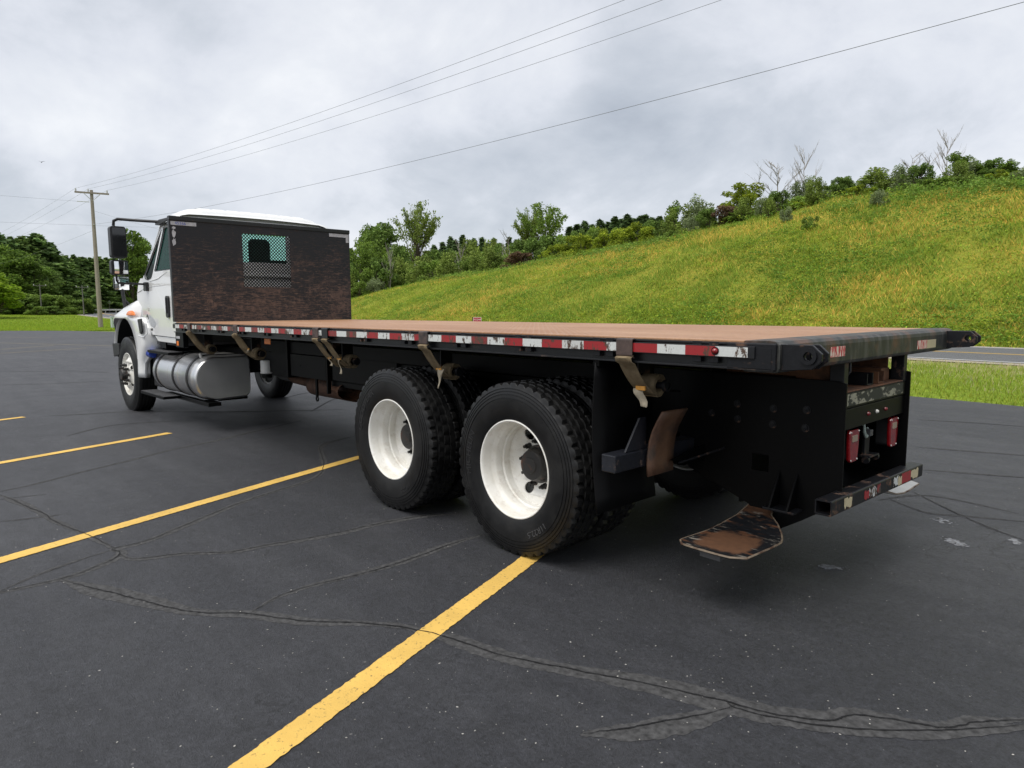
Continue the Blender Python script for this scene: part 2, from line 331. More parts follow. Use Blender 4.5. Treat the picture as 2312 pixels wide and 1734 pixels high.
def link(name, data, parent=None, loc=None, rot=None, scale=None):
    o = bpy.data.objects.new(name, data); COL.objects.link(o)
    if parent is not None and loc is None and parent.name in OFF: loc = OFF[parent.name]
    if parent is not None: o.parent = parent
    if loc is not None: o.location = loc
    if rot is not None: o.rotation_euler = rot
    if scale is not None: o.scale = scale
    return o
def thing(name, label, cat, loc=(0, 0, 0), group=None, rot=None, scale=None):
    o = link(name, None, None, loc, rot, scale); o['label'] = label; o['category'] = cat
    if group: o['group'] = group
    return o
def wthing(name, label, cat, loc, group=None):
    o = thing(name, label, cat, loc, group); OFF[o.name] = -Vector(loc); return o
def tag(o, label, cat, group=None):
    o['label'] = label; o['category'] = cat
    if group: o['group'] = group
    return o
def struct(o, kind='structure'): o['kind'] = kind; return o
def box(name, mat, parent, x0, x1, y0, y1, z0, z1, bevel=.003, label=None): return MB().box(x0, x1, y0, y1, z0, z1).build(name, mat, parent, None, bevel, label)
XZ = lambda y: (lambda a, b, t: (a, y+t, b))
YZ = lambda x: (lambda a, b, t: (x+t, a, b))
XY = lambda z: (lambda a, b, t: (a, b, z+t))
def circ(cx, cy, r, n=20, a0=0): return [(cx+r*math.cos(a0+2*PI*i/n), cy+r*math.sin(a0+2*PI*i/n)) for i in range(n)]
def rrect(x0, x1, y0, y1, r, n=4):
    p = []
    for cx, cy, a in ((x1-r, y1-r, 0), (x0+r, y1-r, 90), (x0+r, y0+r, 180), (x1-r, y0+r, 270)):
        p += [(cx+r*math.cos(R(a+90*i/n)), cy+r*math.sin(R(a+90*i/n))) for i in range(n+1)]
    return p
def textmesh(body, size, extrude=0.0, spacing=1.0):
    cu = bpy.data.curves.new('text', 'FONT'); cu.body = body; cu.size = size; cu.extrude = extrude; cu.align_x = 'CENTER'; cu.align_y = 'CENTER'; cu.space_character = spacing
    ob = bpy.data.objects.new('text', cu); COL.objects.link(ob)
    dg = bpy.context.evaluated_depsgraph_get(); me = bpy.data.meshes.new_from_object(ob.evaluated_get(dg))
    bpy.data.objects.remove(ob); bpy.data.curves.remove(cu); return me
def facemesh(name, V, F, C, mat):
    # fast mesh of equal-size faces with a colour per vertex
    me = bpy.data.meshes.new(name); k = F.shape[1]
    me.vertices.add(len(V)); me.vertices.foreach_set('co', V.astype(np.float32).ravel())
    me.loops.add(F.size); me.loops.foreach_set('vertex_index', F.astype(np.int32).ravel())
    me.polygons.add(len(F)); me.polygons.foreach_set('loop_start', np.arange(0, F.size, k, dtype=np.int32))
    at = me.color_attributes.new('tint', 'FLOAT_COLOR', 'POINT')
    at.data.foreach_set('color', np.hstack([C, np.ones((len(C), 1))]).astype(np.float32).ravel())
    me.materials.append(mat); me.update(calc_edges=True); me.validate(); return me
smooth01 = lambda q: np.clip(q, 0, 1)**2*(3-2*np.clip(q, 0, 1))

# ------------------------------------------------------------------ terrain
def foot(x): return -26.6-.12*(x-4)
HX = [-80, 0, 10, 19, 25.7, 30.5, 36.7, 43, 53.5, 63, 70, 78, 99, 125, 180, 260]
HZ = [8.2, 8.89, 9.75, 9.95, 9.6, 8.75, 7.98, 7.71, 7.45, 6.7, 6.4, 5.8, 3.8, 2.96, 2.8, 2.6]
HW = 27.0
def vnoise(x, y, seed):
    r = np.random.default_rng(seed); z = 0
    for i in range(6):
        a = r.uniform(0, 2*PI); kx, ky = math.cos(a), math.sin(a); w = r.uniform(.5, 1.6); z = z+np.sin((x*kx+y*ky)*w+r.uniform(0, 6))/w
    return z/3
def lawn_z(x, y):
    x = np.asarray(x, float); y = np.asarray(y, float)
    z = 1.0*smooth01((x-66)/90)+1.2*smooth01((x-140)/120)
    z = z+.10*smooth01((x-64)/10)*vnoise(x*.10, y*.10, 3)
    return z
def hill_z(x, y):
    x = np.asarray(x, float); y = np.asarray(y, float)
    s = (foot(x)-y)/1.007; q = s/HW
    g = np.where(q < 1, np.sin(PI/2*np.clip(q, 0, 1))**1.12, 1+.04*np.clip(q-1, 0, 3))
    bumps = .30*vnoise(x*.20, y*.20, 5)+.10*vnoise(x*.75, y*.75, 6)*smooth01(q*4)
    return np.interp(x, HX, HZ)*g+bumps
def terr(x, y):
    return float(hill_z(x, y)) if y < foot(x) and x < 255 else float(lawn_z(x, y))
def gridobj(name, xs, ys, zf, mat):
    X, Y = np.meshgrid(xs, ys, indexing='ij'); Z = zf(X, Y)
    V = np.stack([X, Y, Z], -1).reshape(-1, 3); nx, ny = len(xs), len(ys)
    i = (np.arange(nx-1)[:, None]*ny+np.arange(ny-1)[None]).ravel(); F = np.stack([i, i+ny, i+ny+1, i+1], 1)
    me = bpy.data.meshes.new(name); me.from_pydata(V.tolist(), [], F.tolist()); me.materials.append(mat)
    me.polygons.foreach_set('use_smooth', [True]*len(me.polygons)); return struct(link(name, me))
gx = np.concatenate([np.linspace(-900, -60, 15), np.linspace(-50, 250, 151), np.linspace(280, 1500, 20)])
gy = np.concatenate([np.linspace(-1200, -130, 14), np.linspace(-120, 80, 81), np.linspace(100, 900, 14)])
gridobj('ground', gx, gy, lambda x, y: lawn_z(x, y)-.03, M['lawn'])
# hill: grid in (x, s) so its foot follows the road
hx = np.concatenate([np.linspace(-80, 110, 191), np.linspace(112, 256, 60)]); hs = np.concatenate([[-0.6], np.linspace(0, 34, 60), np.linspace(37, 110, 20)])
Xh, Sh = np.meshgrid(hx, hs, indexing='ij'); Yh = foot(Xh)-Sh*1.007
Zh = np.where(Sh < 0, -.06, hill_z(Xh, Yh))
Zh = np.where((Sh > 105), -2, Zh); Zh = np.where((Xh < -79) | (Xh > 255), -1, Zh)
nn_ = len(hs); i = (np.arange(len(hx)-1)[:, None]*nn_+np.arange(nn_-1)[None]).ravel()
me = bpy.data.meshes.new('hill'); me.from_pydata(np.stack([Xh, Yh, Zh], -1).reshape(-1, 3).tolist(), [], np.stack([i, i+nn_, i+nn_+1, i+1], 1).tolist())
me.materials.append(M['hill']); me.polygons.foreach_set('use_smooth', [True]*len(me.polygons)); hill = struct(link('hill', me))

# road ribbon
def smoothpath(pts, n=12):
    P = [Vector(p) for p in pts]; outp = []
    for i in range(len(P)-1):
        p0, p1, p2, p3 = P[max(i-1, 0)], P[i], P[i+1], P[min(i+2, len(P)-1)]
        for j in range(n):
            t = j/n; outp.append(.5*((2*p1)+(-p0+p2)*t+(2*p0-5*p1+4*p2-p3)*t*t+(-p0+3*p1-3*p2+p3)*t**3))
    outp.append(P[-1]); return outp
rpath = smoothpath([(-120, -7.2), (-60, -14.4), (4, -22.1), (40, -26.3), (66, -28.2), (92, -27.6), (112, -25.6), (135, -26), (165, -33), (200, -46), (250, -60)])
def ribbon(path, off0, off1, dz):
    vs = []
    for i, p in enumerate(path):
        t = (path[min(i+1, len(path)-1)]-path[max(i-1, 0)]).normalized(); nrm = Vector((-t.y, t.x))
        for o in (off0, off1):
            q = p+nrm*o; vs.append((q.x, q.y, float(lawn_z(q.x, q.y))+dz))
    return MB().add(vs, [(2*i, 2*i+1, 2*i+3, 2*i+2) for i in range(len(path)-1)])
road = struct(ribbon(rpath, -3.85, 3.85, .0).build('road', M['road']))
ribbon(rpath, 3.85, 4.55, -.006).build('gravel_shoulder', M['gravel'], road); ribbon(rpath, -4.5, -3.85, -.006).build('gravel_shoulder', M['gravel'], road)
ribbon(rpath, 3.55, 3.67, .004).build('edge_line', M['roadwhite'], road); ribbon(rpath, -3.67, -3.55, .004).build('edge_line', M['roadwhite'], road)
ribbon(rpath, .06, .17, .004).build('centre_line', M['roadyellow'], road); ribbon(rpath, -.17, -.06, .004).build('centre_line', M['roadyellow'], road)

# parking lot
lot_edge = [(-60, -2.2), (-12, -7.15), (-2, -8.2), (2.4, -8.69), (12, -9.5), (30, -10.2), (46, -10.0), (54, -8.9), (60, -6.6), (64, -3.2), (65.6, 1.5), (66, 10), (66, 60), (-60, 60)]
lotp = [p.to_2d() for p in smoothpath([(a, b, 0) for a, b in lot_edge[:12]], 6)]+[Vector(p) for p in lot_edge[12:]]
lot = struct(MB().plate([(p.x, p.y) for p in lotp], -.02, XY(0)).build('parking_lot', M['asphalt']))
random.seed(4)
def flat_strip(name, p, q, w0, w1, mat, z=.004, label=None, jag=.0032):
    p, q = Vector(p), Vector(q); t = (q-p).normalized(); nrm = Vector((-t.y, t.x)); L = (q-p).length; n = max(2, int(L/.016)); rows = []
    for i in range(n+1):
        c = p.lerp(q, i/n); w = (w0+(w1-w0)*i/n)/2
        a = c+nrm*(w+random.uniform(-jag, jag)); b = c-nrm*(w+random.uniform(-jag, jag)); rows.append([(a.x, a.y, z), (b.x, b.y, z)])
    o = MB().grid(rows).build(name, mat, lot); 
    if label: o['label'] = label
    return o
ld = Vector((1.05, -3.04)).normalized()
ends = [Vector((1.93, -.75)), Vector((4.71, .40)), Vector((7.52, 1.38)), Vector((10.32, 2.458))]
starts = [Vector((.30, 4.55)), Vector((2.9, 5.9)), Vector((5.8, 6.9)), Vector((8.6, 7.8))]
starts[0] = Vector((.80, 3.13))+(Vector((.80, 3.13))-Vector((1.515, 1.14))).normalized()*2.2; ends[0] = Vector((1.515, 1.14))+ (Vector((1.515, 1.14))-Vector((.8, 3.13))).normalized()*1.9
starts[1] = Vector((3.66, 3.472))+(Vector((3.66, 3.472))-Vector((4.71, .42))).normalized()*2.6
starts[2] = Vector((6.93, 3.107))+(Vector((6.93, 3.107))-Vector((7.52, 1.38))).normalized()*3.4
starts[3] = Vector((10.29, 2.73))-ld*3.6
for a, b, w in zip(starts, ends, (.112, .112, .115, .115)): flat_strip('parking_line', a, b, w, w, M['yellow'], label='yellow painted bay line')
for a, b in (((47.7, -1.4), (44.4, -3.4)), ((39.0, -.4), (31.6, -3.5)), ((31.9, .3), (34.0, -1.8)), ((28.8, .7), (30.4, -2.3)), ((47, 6), (44, 1)), ((36, 7), (33.5, 2.5))):
    flat_strip('parking_line', a, b, .13, .13, M['faded'], label='faded painted bay line far across the lot', jag=.01)
# sealed cracks: pale sealer bands with a dark crack along each
def crack(pts, w, dark=True, darkw=.0085):
    P = [p.to_2d() for p in smoothpath([(a, b, 0) for a, b in pts], 10)]
    Q = [P[0]]
    for p in P[1:]:
        n = max(1, int((p-Q[-1]).length/.014)); q0 = Q[-1]
        for i in range(1, n+1): Q.append(q0.lerp(p, i/n))
    global CRACKS; CRACKS += 1; zs = .0006+.00008*CRACKS
    rows = []; rows2 = []; ph = random.uniform(0, 9); wob = 0
    for i, c in enumerate(Q):
        t = (Q[min(i+1, len(Q)-1)]-Q[max(i-1, 0)]).normalized(); nrm = Vector((-t.y, t.x))
        fade = min(1, i/20+.15, (len(Q)-1-i)/20+.15)
        a = w*.5*fade*(1+.35*math.sin(i*.034+ph)+.2*math.sin(i*.13+ph*3))+random.uniform(-.006, .006); b = w*.5*fade*(1+.35*math.sin(i*.028+ph*2)+.2*math.sin(i*.11+ph*5))+random.uniform(-.006, .006)
        rows.append([(*(c+nrm*a), zs), (*(c+nrm*a*.3), zs+.001), (*(c-nrm*b*.3), zs+.001), (*(c-nrm*b), zs)])
        wob = .94*wob+random.uniform(-.0028, .0028); d = c+nrm*wob; h = darkw*.5*fade*(.55+random.random()*.7)
        rows2.append([(*(d+nrm*h), .0055+zs*.2), (*(d-nrm*h), .0055+zs*.2)])
    if w > 0: MB().grid(rows).build('crack_seal', M['seal'], lot)
    if dark: MB().grid(rows2).build('crack', M['seal_dark'], lot)
CRACKS = 1
#CRACKDATA
PXC = [([(-30, 1345), (0, 1338), (60, 1325), (134, 1308), (200, 1287), (255, 1262), (268, 1248), (255, 1240), (330, 1222), (420, 1186), (520, 1145), (620, 1110), (700, 1085), (731, 1062), (727, 1030), (722, 1012), (740, 1000), (800, 985)], .07),
  ([(0, 1335), (90, 1297), (180, 1265), (258, 1240)], .05),
  ([(134, 1308), (200, 1327), (300, 1352), (400, 1377), (470, 1385), (560, 1387), (680, 1403), (800, 1407), (900, 1413), (960, 1427), (1010, 1440), (1100, 1470), (1200, 1495), (1350, 1525), (1500, 1555), (1600, 1577), (1650, 1590), (1740, 1612), (1800, 1622), (1880, 1630), (1930, 1617), (2000, 1624), (2090, 1640), (2150, 1645), (2200, 1632), (2260, 1628), (2340, 1622)], .11),
  ([(560, 1387), (620, 1352), (700, 1325), (800, 1300), (900, 1272), (1000, 1235), (1090, 1208)], .075),
  ([(268, 1250), (290, 1262), (340, 1260), (420, 1250), (520, 1247), (600, 1232), (660, 1222), (760, 1205), (860, 1182), (960, 1165), (1040, 1160)], .075),
  ([(0, 1110), (60, 1098), (150, 1075), (250, 1050), (330, 1030), (400, 1013), (480, 997), (560, 978), (680, 950)], .06),
  ([(0, 1118), (40, 1135), (90, 1158), (130, 1180), (190, 1205), (235, 1227), (258, 1240)], .07),
  ([(0, 1178), (60, 1172), (140, 1162)], .05), ([(0, 1128), (50, 1122), (105, 1116)], .04),
  ([(1660, 1595), (1600, 1612), (1500, 1630), (1420, 1648), (1360, 1655), (1310, 1660)], .13),
  ([(1640, 1582), (1660, 1600), (1760, 1625), (1900, 1645), (2060, 1655), (2200, 1650), (2330, 1640)], .07),
  ([(2010, 1128), (2090, 1158), (2180, 1166), (2330, 1180)], .035), ([(2060, 1110), (2130, 1145), (2230, 1190), (2340, 1230)], .035), ([(1980, 1130), (2100, 1120), (2300, 1160)], .03),
  ([(100, 940), (200, 935), (300, 930), (520, 930), (780, 925)], .05), ([(0, 840), (150, 838), (250, 842)], .06), ([(0, 870), (120, 866), (250, 860)], .05), ([(150, 985), (260, 960), (420, 950)], .04),
  ([(620, 905), (690, 888), (760, 885), (830, 890)], .05), ([(700, 930), (760, 900), (810, 905), (830, 930)], .04), ([(2070, 948), (2200, 955), (2330, 965)], .04), ([(2070, 1010), (2330, 1030)], .05), ([(2070, 1060), (2330, 1080)], .04)]
def pxg(u, v):
    d = fw+r2*((u-1156)/FPX)-u2*((v-867)/FPX); t = -CAM[2]/d.z; return (CAM[0]+t*d.x, CAM[1]+t*d.y)
for pts, w in PXC: crack([pxg(*p) for p in pts], w*.9, darkw=.0065 if w > .06 else .0045)
# (positions above were measured off the photograph and turned into points on the flat lot)
def blotch(name, u, v, L, W, ang, mat, seed):
    rr = random.Random(seed); c = pxg(u, v); pts = []
    for i in range(26):
        a = 2*PI*i/26; k_ = rr.uniform(.6, 1.1); x, y = L*k_*math.cos(a), W*k_*math.sin(a)
        pts.append((c[0]+x*math.cos(ang)-y*math.sin(ang), c[1]+x*math.sin(ang)+y*math.cos(ang)))
    MB().plate(pts, .003, XY(.004)).build(name, mat, lot)
def smear(u, v, du, dv, n, seed):
    rr = random.Random(seed); mb = MB()
    for j in range(n):
        q = rr.gauss(0, .5); c = pxg(u+du*q+rr.gauss(0, 3), v+dv*q+rr.gauss(0, 2)); w = rr.uniform(.006, .024)*(1.2-min(1, abs(q)))
        a0 = rr.uniform(0, 6); mb.plate([(c[0]+w*rr.uniform(.5, 1.3)*math.cos(a0+2*PI*i/9), c[1]+w*rr.uniform(.5, 1.3)*math.sin(a0+2*PI*i/9)) for i in range(9)], .0012, XY(.0006+j*.00005))
    mb.build('chalk_mark', M['chalkpatch'], lot)
smear(2160, 1226, 34, 12, 46, 1); smear(2130, 1177, 26, 7, 26, 2); smear(1872, 1282, 36, 4, 40, 3); smear(2290, 1222, 18, 8, 14, 4)

# pebbles strewn over the lot (stuff)
rng = np.random.default_rng(7)
def pebbles(n):
    d = .8+15*rng.random(n)**1.7; a = rng.uniform(R(-95), R(10), n)
    P = np.stack([CAM[0]+d*np.cos(a), CAM[1]+d*np.sin(a)], 1); P = P[P[:, 1] > -8]; n = len(P)
    s = rng.uniform(.0014, .0038, n)
    o = np.array([[1, 0, 0], [0, 1, 0], [-1, 0, 0], [0, -1, 0], [0, 0, .7], [0, 0, -.7]]); a = rng.uniform(0, 6.28, n)
    V = o[None]*np.stack([s*rng.uniform(.8, 1.8, n), s, s*.7], 1)[:, None]
    ca, sa = np.cos(a)[:, None], np.sin(a)[:, None]
    V = np.stack([V[..., 0]*ca-V[..., 1]*sa+P[:, :1], V[..., 0]*sa+V[..., 1]*ca+P[:, 1:], V[..., 2]+s[:, None]*.5], -1).reshape(-1, 3)
    t = np.array([[0, 1, 4], [1, 2, 4], [2, 3, 4], [3, 0, 4]]); F = (t[None]+(np.arange(n)*6)[:, None, None]).reshape(-1, 3)
    c = np.repeat(rng.uniform(.2, .75, (n, 1))*np.array([[1, .97, .9]]), 6, 0)
    return facemesh('pebbles', V, F, c, M['blade'])
struct(link('pebbles', pebbles(3000)), 'stuff')

# ------------------------------------------------------------------ grass and meadow (stuff)
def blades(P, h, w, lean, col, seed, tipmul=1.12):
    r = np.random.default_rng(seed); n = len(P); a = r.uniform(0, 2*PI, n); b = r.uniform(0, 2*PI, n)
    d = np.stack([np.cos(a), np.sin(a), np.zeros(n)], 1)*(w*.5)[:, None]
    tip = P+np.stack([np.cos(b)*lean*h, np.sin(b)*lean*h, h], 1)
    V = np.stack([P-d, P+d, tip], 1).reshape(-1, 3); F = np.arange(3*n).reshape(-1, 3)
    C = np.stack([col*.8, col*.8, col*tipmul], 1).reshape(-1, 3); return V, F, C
def leaves(P, size, col, seed, flat=.5):
    r = np.random.default_rng(seed); n = len(P)
    a = r.normal(size=(n, 3)); a[:, 2] *= (1-flat); a /= np.linalg.norm(a, axis=1)[:, None]+1e-9
    b = r.normal(size=(n, 3)); b[:, 2] *= (1-flat); b -= a*np.sum(a*b, 1)[:, None]; b /= np.linalg.norm(b, axis=1)[:, None]+1e-9
    s = size[:, None]; V = np.stack([P-a*s, P+b*s*.55, P+a*s, P-b*s*.55], 1).reshape(-1, 3)
    return V, np.arange(4*n).reshape(-1, 4), np.repeat(col, 4, 0)
def jit(c, n, r, v=.25, hue=.12):
    c = np.array(c)[None]*np.ones((n, 1)) if np.ndim(c) == 1 else c
    return np.clip(c*(1+r.uniform(-v, v, (n, 1)))*(1+r.uniform(-hue, hue, (n, 3))), 0, 1)
def hill_points(n, r, smax=31, smin=0, dpow=1.6):
    # more points near the viewer
    x = np.empty(0); s = np.empty(0)
    while len(x) < n:
        xx = r.uniform(-6, 132, n*4); ss = r.uniform(smin, smax, n*4); d = np.hypot(xx-CAM[0], foot(xx)-ss-CAM[1])
        k = r.random(n*4) < (31/d)**dpow; x = np.append(x, xx[k]); s = np.append(s, ss[k])
    x, s = x[:n], s[:n]; y = foot(x)-s*1.007; return x, s, np.stack([x, y, hill_z(x, y)], 1)
def patch(x, y, sc, seed): return .5+.5*np.tanh(1.6*(vnoise(x*sc, y*sc, seed)+.7*vnoise(x*sc*2.7, y*sc*2.7, seed+1)+.45*vnoise(x*sc*6.1, y*sc*6.1, seed+2)))
r = np.random.default_rng(11)
x, s, P = hill_points(260000, r); n = len(P)
straw = patch(x, P[:, 1]*1.8, .24, 21); grn = patch(x, P[:, 1]*1.6, .35, 31); up_ = smooth01((s-17)/10)
pick = r.random(n)
G1, G2, G3 = np.array((.35, .435, .058)), np.array((.74, .52, .11)), np.array((.24, .345, .045))
ps = np.clip(.03+.50*straw**2*(1-up_*.8), 0, 1); cidx = np.where(pick < ps, 1, np.where(pick < ps+(1-ps)*(.35+.5*grn), 2, 0))
col = jit(np.choose(cidx[:, None], [G1[None], G2[None], G3[None]]), n, r, .24, .08)
tall = patch(x, P[:, 1], .9, 91); h = r.uniform(.09, .27, n)*(.55+1.1*tall); w = r.uniform(.02, .05, n)*(1+np.hypot(x, P[:, 1])/120)
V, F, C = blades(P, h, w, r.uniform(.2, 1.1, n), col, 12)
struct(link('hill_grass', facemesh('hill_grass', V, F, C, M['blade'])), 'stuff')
def herb(n, seed, smin, smax, col, size, hgt, npl, spread, dens_fn, flat=.55):
    r = np.random.default_rng(seed); x, s, P = hill_points(n*3, r, smax, smin); k = r.random(len(x)) < dens_fn(x, s, P[:, 1]); P = P[k][:n]; n = len(P)
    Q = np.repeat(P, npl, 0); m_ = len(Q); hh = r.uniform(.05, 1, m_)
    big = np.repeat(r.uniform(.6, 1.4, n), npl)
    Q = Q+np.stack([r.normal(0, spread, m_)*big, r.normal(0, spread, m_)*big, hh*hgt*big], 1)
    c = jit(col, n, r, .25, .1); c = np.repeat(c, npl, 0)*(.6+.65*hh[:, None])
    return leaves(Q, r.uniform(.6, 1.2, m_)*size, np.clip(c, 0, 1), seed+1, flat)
def join(parts):
    o = 0; Vs, Fs, Cs = [], [], []
    for V, F, C in parts: Vs.append(V); Fs.append(F+o); Cs.append(C); o += len(V)
    return np.vstack(Vs), np.vstack(Fs), np.vstack(Cs)
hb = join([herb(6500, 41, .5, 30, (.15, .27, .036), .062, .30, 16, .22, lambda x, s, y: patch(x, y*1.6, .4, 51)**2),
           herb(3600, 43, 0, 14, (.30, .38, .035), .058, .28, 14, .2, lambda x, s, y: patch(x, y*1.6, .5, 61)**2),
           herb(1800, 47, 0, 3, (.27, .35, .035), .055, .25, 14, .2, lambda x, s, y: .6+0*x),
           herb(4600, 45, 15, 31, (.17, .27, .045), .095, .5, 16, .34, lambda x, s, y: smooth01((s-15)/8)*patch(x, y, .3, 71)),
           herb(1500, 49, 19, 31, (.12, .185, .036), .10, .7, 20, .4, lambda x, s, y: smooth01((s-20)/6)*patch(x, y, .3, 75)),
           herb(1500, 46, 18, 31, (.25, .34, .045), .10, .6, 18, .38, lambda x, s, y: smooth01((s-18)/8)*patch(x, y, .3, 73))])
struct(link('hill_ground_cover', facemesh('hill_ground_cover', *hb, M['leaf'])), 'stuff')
# roadside verge
r = np.random.default_rng(15); n = 90000
x = r.uniform(-14, 26, n); ly = np.interp(x, [a for a, b in lot_edge[:9]], [b for a, b in lot_edge[:9]])-.02; ry = -17.75-.12*(x-4); t = r.random(n)
y = ly+(ry-ly)*t; dry = np.clip(smooth01((t-.45)/.45)*.95+.35*patch(x, y, .8, 81)*(t > .2), 0, 1)*(.35+.65*patch(x, y, 1.6, 83))
keep = r.random(n) > smooth01((t-.9)/.1)*.7; x, y, t, dry = x[keep], y[keep], t[keep], dry[keep]; n = len(x)
col = np.where((r.random(n) < dry)[:, None], np.array([[.55, .49, .26]]), np.where((r.random(n) < .5)[:, None], np.array([[.22, .30, .032]]), np.array([[.31, .37, .045]])))
P = np.stack([x, y, np.full(n, -.03)], 1)
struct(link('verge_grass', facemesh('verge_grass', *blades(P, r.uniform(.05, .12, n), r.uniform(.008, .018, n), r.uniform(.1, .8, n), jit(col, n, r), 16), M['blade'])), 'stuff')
# lawn beyond the lot
r = np.random.default_rng(17); n = 70000
x = 58+90*r.random(n)**1.9; y = -x*np.tan(R(3.5)+R(11.5)*r.random(n))+3
edge = lambda x, y: (x > 66.2) | (y < np.interp(x, [46, 54, 60, 64, 65.6], [-10.1, -9, -6.7, -3.3, 1.4]))
k_ = edge(x, y); x, y = x[k_], y[k_]; n = len(x)
rd = np.array([[p.x, p.y] for p in rpath]); dmin = np.min(np.hypot(x[:, None]-rd[None, :, 0], y[:, None]-rd[None, :, 1]), 1); k_ = dmin > 5.2; x, y = x[k_], y[k_]; n = len(x)
P = np.stack([x, y, lawn_z(x, y)-.03], 1); col = np.where((r.random(n) < .4)[:, None], np.array([[.33, .43, .04]]), np.array([[.24, .35, .032]]))
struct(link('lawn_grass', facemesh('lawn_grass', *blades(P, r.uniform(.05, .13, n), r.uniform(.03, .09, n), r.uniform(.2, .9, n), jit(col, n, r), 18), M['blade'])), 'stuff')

# ------------------------------------------------------------------ trees
def crown(name, lobes, n, size, cols, seed, flat=.3, shell=.55):
    r = np.random.default_rng(seed); L = np.array(lobes, float); wgt = L[:, 3]*L[:, 4]*L[:, 5]; wgt = wgt**.7; wgt /= wgt.sum()
    idx = r.choice(len(L), n, p=wgt); d = r.normal(size=(n, 3)); d /= np.linalg.norm(d, axis=1)[:, None]
    rad = shell+(1-shell)*r.random(n)**.6; rad = np.where(r.random(n) < .25, r.random(n), rad)
    P = L[idx, :3]+d*rad[:, None]*L[idx, 3:6]
    lobe = r.uniform(.78, 1.22, len(L))[idx][:, None]
    c = np.array(cols)[r.integers(0, len(cols), n)]*lobe*r.uniform(.75, 1.3, (n, 1))
    return facemesh(name, *leaves(P, r.uniform(.6, 1.25, n)*size, np.clip(c, 0, 1), seed+1, flat), M['leaf'])
def limbs(mb, base, tip, r0, r1, seed, n=6, bend=.06):
    rr = random.Random(seed); b, t = Vector(base), Vector(tip); L = (t-b).length; pts = []
    for i in range(n+1):
        q = b.lerp(t, i/n)
        if 0 < i: q += Vector((rr.uniform(-1, 1), rr.uniform(-1, 1), 0))*L*bend*(i/n)
        pts.append(q)
    mb.tube(pts, [r0+(r1-r0)*i/n for i in range(n+1)], 6); return pts
def mk_decid(seed, shape='round', n=6800, size=.021, cols=((.125, .205, .034), (.18, .27, .042), (.09, .155, .026)), nl=44):
    # unit-height tree
    rr = random.Random(seed); tb = MB(); lob = []
    if shape == 'round': cz, rx, rz, tr = .58, .30, .40, .3
    elif shape == 'vase': cz, rx, rz, tr = .70, .27, .28, .42
    elif shape == 'oval': cz, rx, rz, tr = .60, .22, .40, .25
    limbs(tb, (0, 0, -.02), (rr.uniform(-.03, .03), 0, .62), .020, .008, seed)
    for i in range(nl):
        a = rr.uniform(0, 2*PI); h = rr.uniform(-1, 1); q = math.sqrt(max(0, 1-h*h))*rr.uniform(.55, 1)
        if shape == 'vase': q *= .45+.55*(h+1)/2
        x, y, z = rx*q*math.cos(a), rx*q*math.sin(a), cz+rz*h*.88
        k_ = rr.uniform(.06, .125)*(.62 if shape == 'vase' else 1); lob.append((x, y, z, k_, k_, k_*.8))
        limbs(tb, (0, 0, max(.12, z-.25-.1*rr.random()) if shape != 'vase' else rr.uniform(.2, .4)), (x, y, z), .007, .002, seed+i, 4, .05)
    if shape != 'vase': lob += [(0, 0, cz, rx*.6, rx*.6, rz*.62)]*2
    return tb.mesh('trunk', M['bark']), crown('crown', lob, n, size, cols, seed, shell=.25 if shape == 'vase' else .5)
def mk_vase(seed, n=4600, size=.015, cols=None, nb=34, spread=.36, lean=0.0):
    r = np.random.default_rng(seed); rr = random.Random(seed); tb = MB(); P = []; base = limbs(tb, (0, 0, -.02), (lean*.3, 0, .42), .017, .010, seed, 5, .02)
    def spray(pts, m_, sg):
        q = np.array([list(p) for p in pts]); tt = r.random(m_)**.7*(len(q)-1); i = np.minimum(tt.astype(int), len(q)-2); f_ = (tt-i)[:, None]
        P.append(q[i]*(1-f_)+q[i+1]*f_+r.normal(0, 1, (m_, 3))*np.array([sg, sg, sg*.8]))
    for i in range(nb):
        a = rr.uniform(0, 2*PI); rad = spread*math.sqrt(rr.random()); z1 = .62+.38*(1-(rad/spread)**2*.55)*rr.uniform(.75, 1); q0 = base[rr.randint(2, 5)]
        e_ = Vector((rad*math.cos(a)+lean*(z1-.3), rad*math.sin(a), z1)); mid = q0.lerp(e_, .5)+Vector((-math.cos(a), -math.sin(a), 0))*rad*.16
        pts = [q0, q0.lerp(mid, .5), mid, mid.lerp(e_, .5)+Vector((0, 0, .01)), e_]; tb.tube(pts, [.007, .0055, .004, .0025, .001], 5)
        spray(pts[2:], int(n/nb*.55), .022)
        for j in range(4):
            q = pts[rr.randint(2, 4)]; a2 = a+rr.uniform(-1.4, 1.4); L = rr.uniform(.05, .13); q2 = q+Vector((math.cos(a2)*L, math.sin(a2)*L, L*rr.uniform(-.1, .8))); tb.tube([q, q2], [.002, .0006], 4); spray([q, q2], int(n/nb*.11), .016)
    P = np.vstack(P); c = np.array(cols)[r.integers(0, len(cols), len(P))]*r.uniform(.7, 1.3, (len(P), 1))
    return tb.mesh('trunk', M['bark']), facemesh('crown', *leaves(P, r.uniform(.6, 1.25, len(P))*size, np.clip(c, 0, 1), seed+5, .2), M['leaf'])
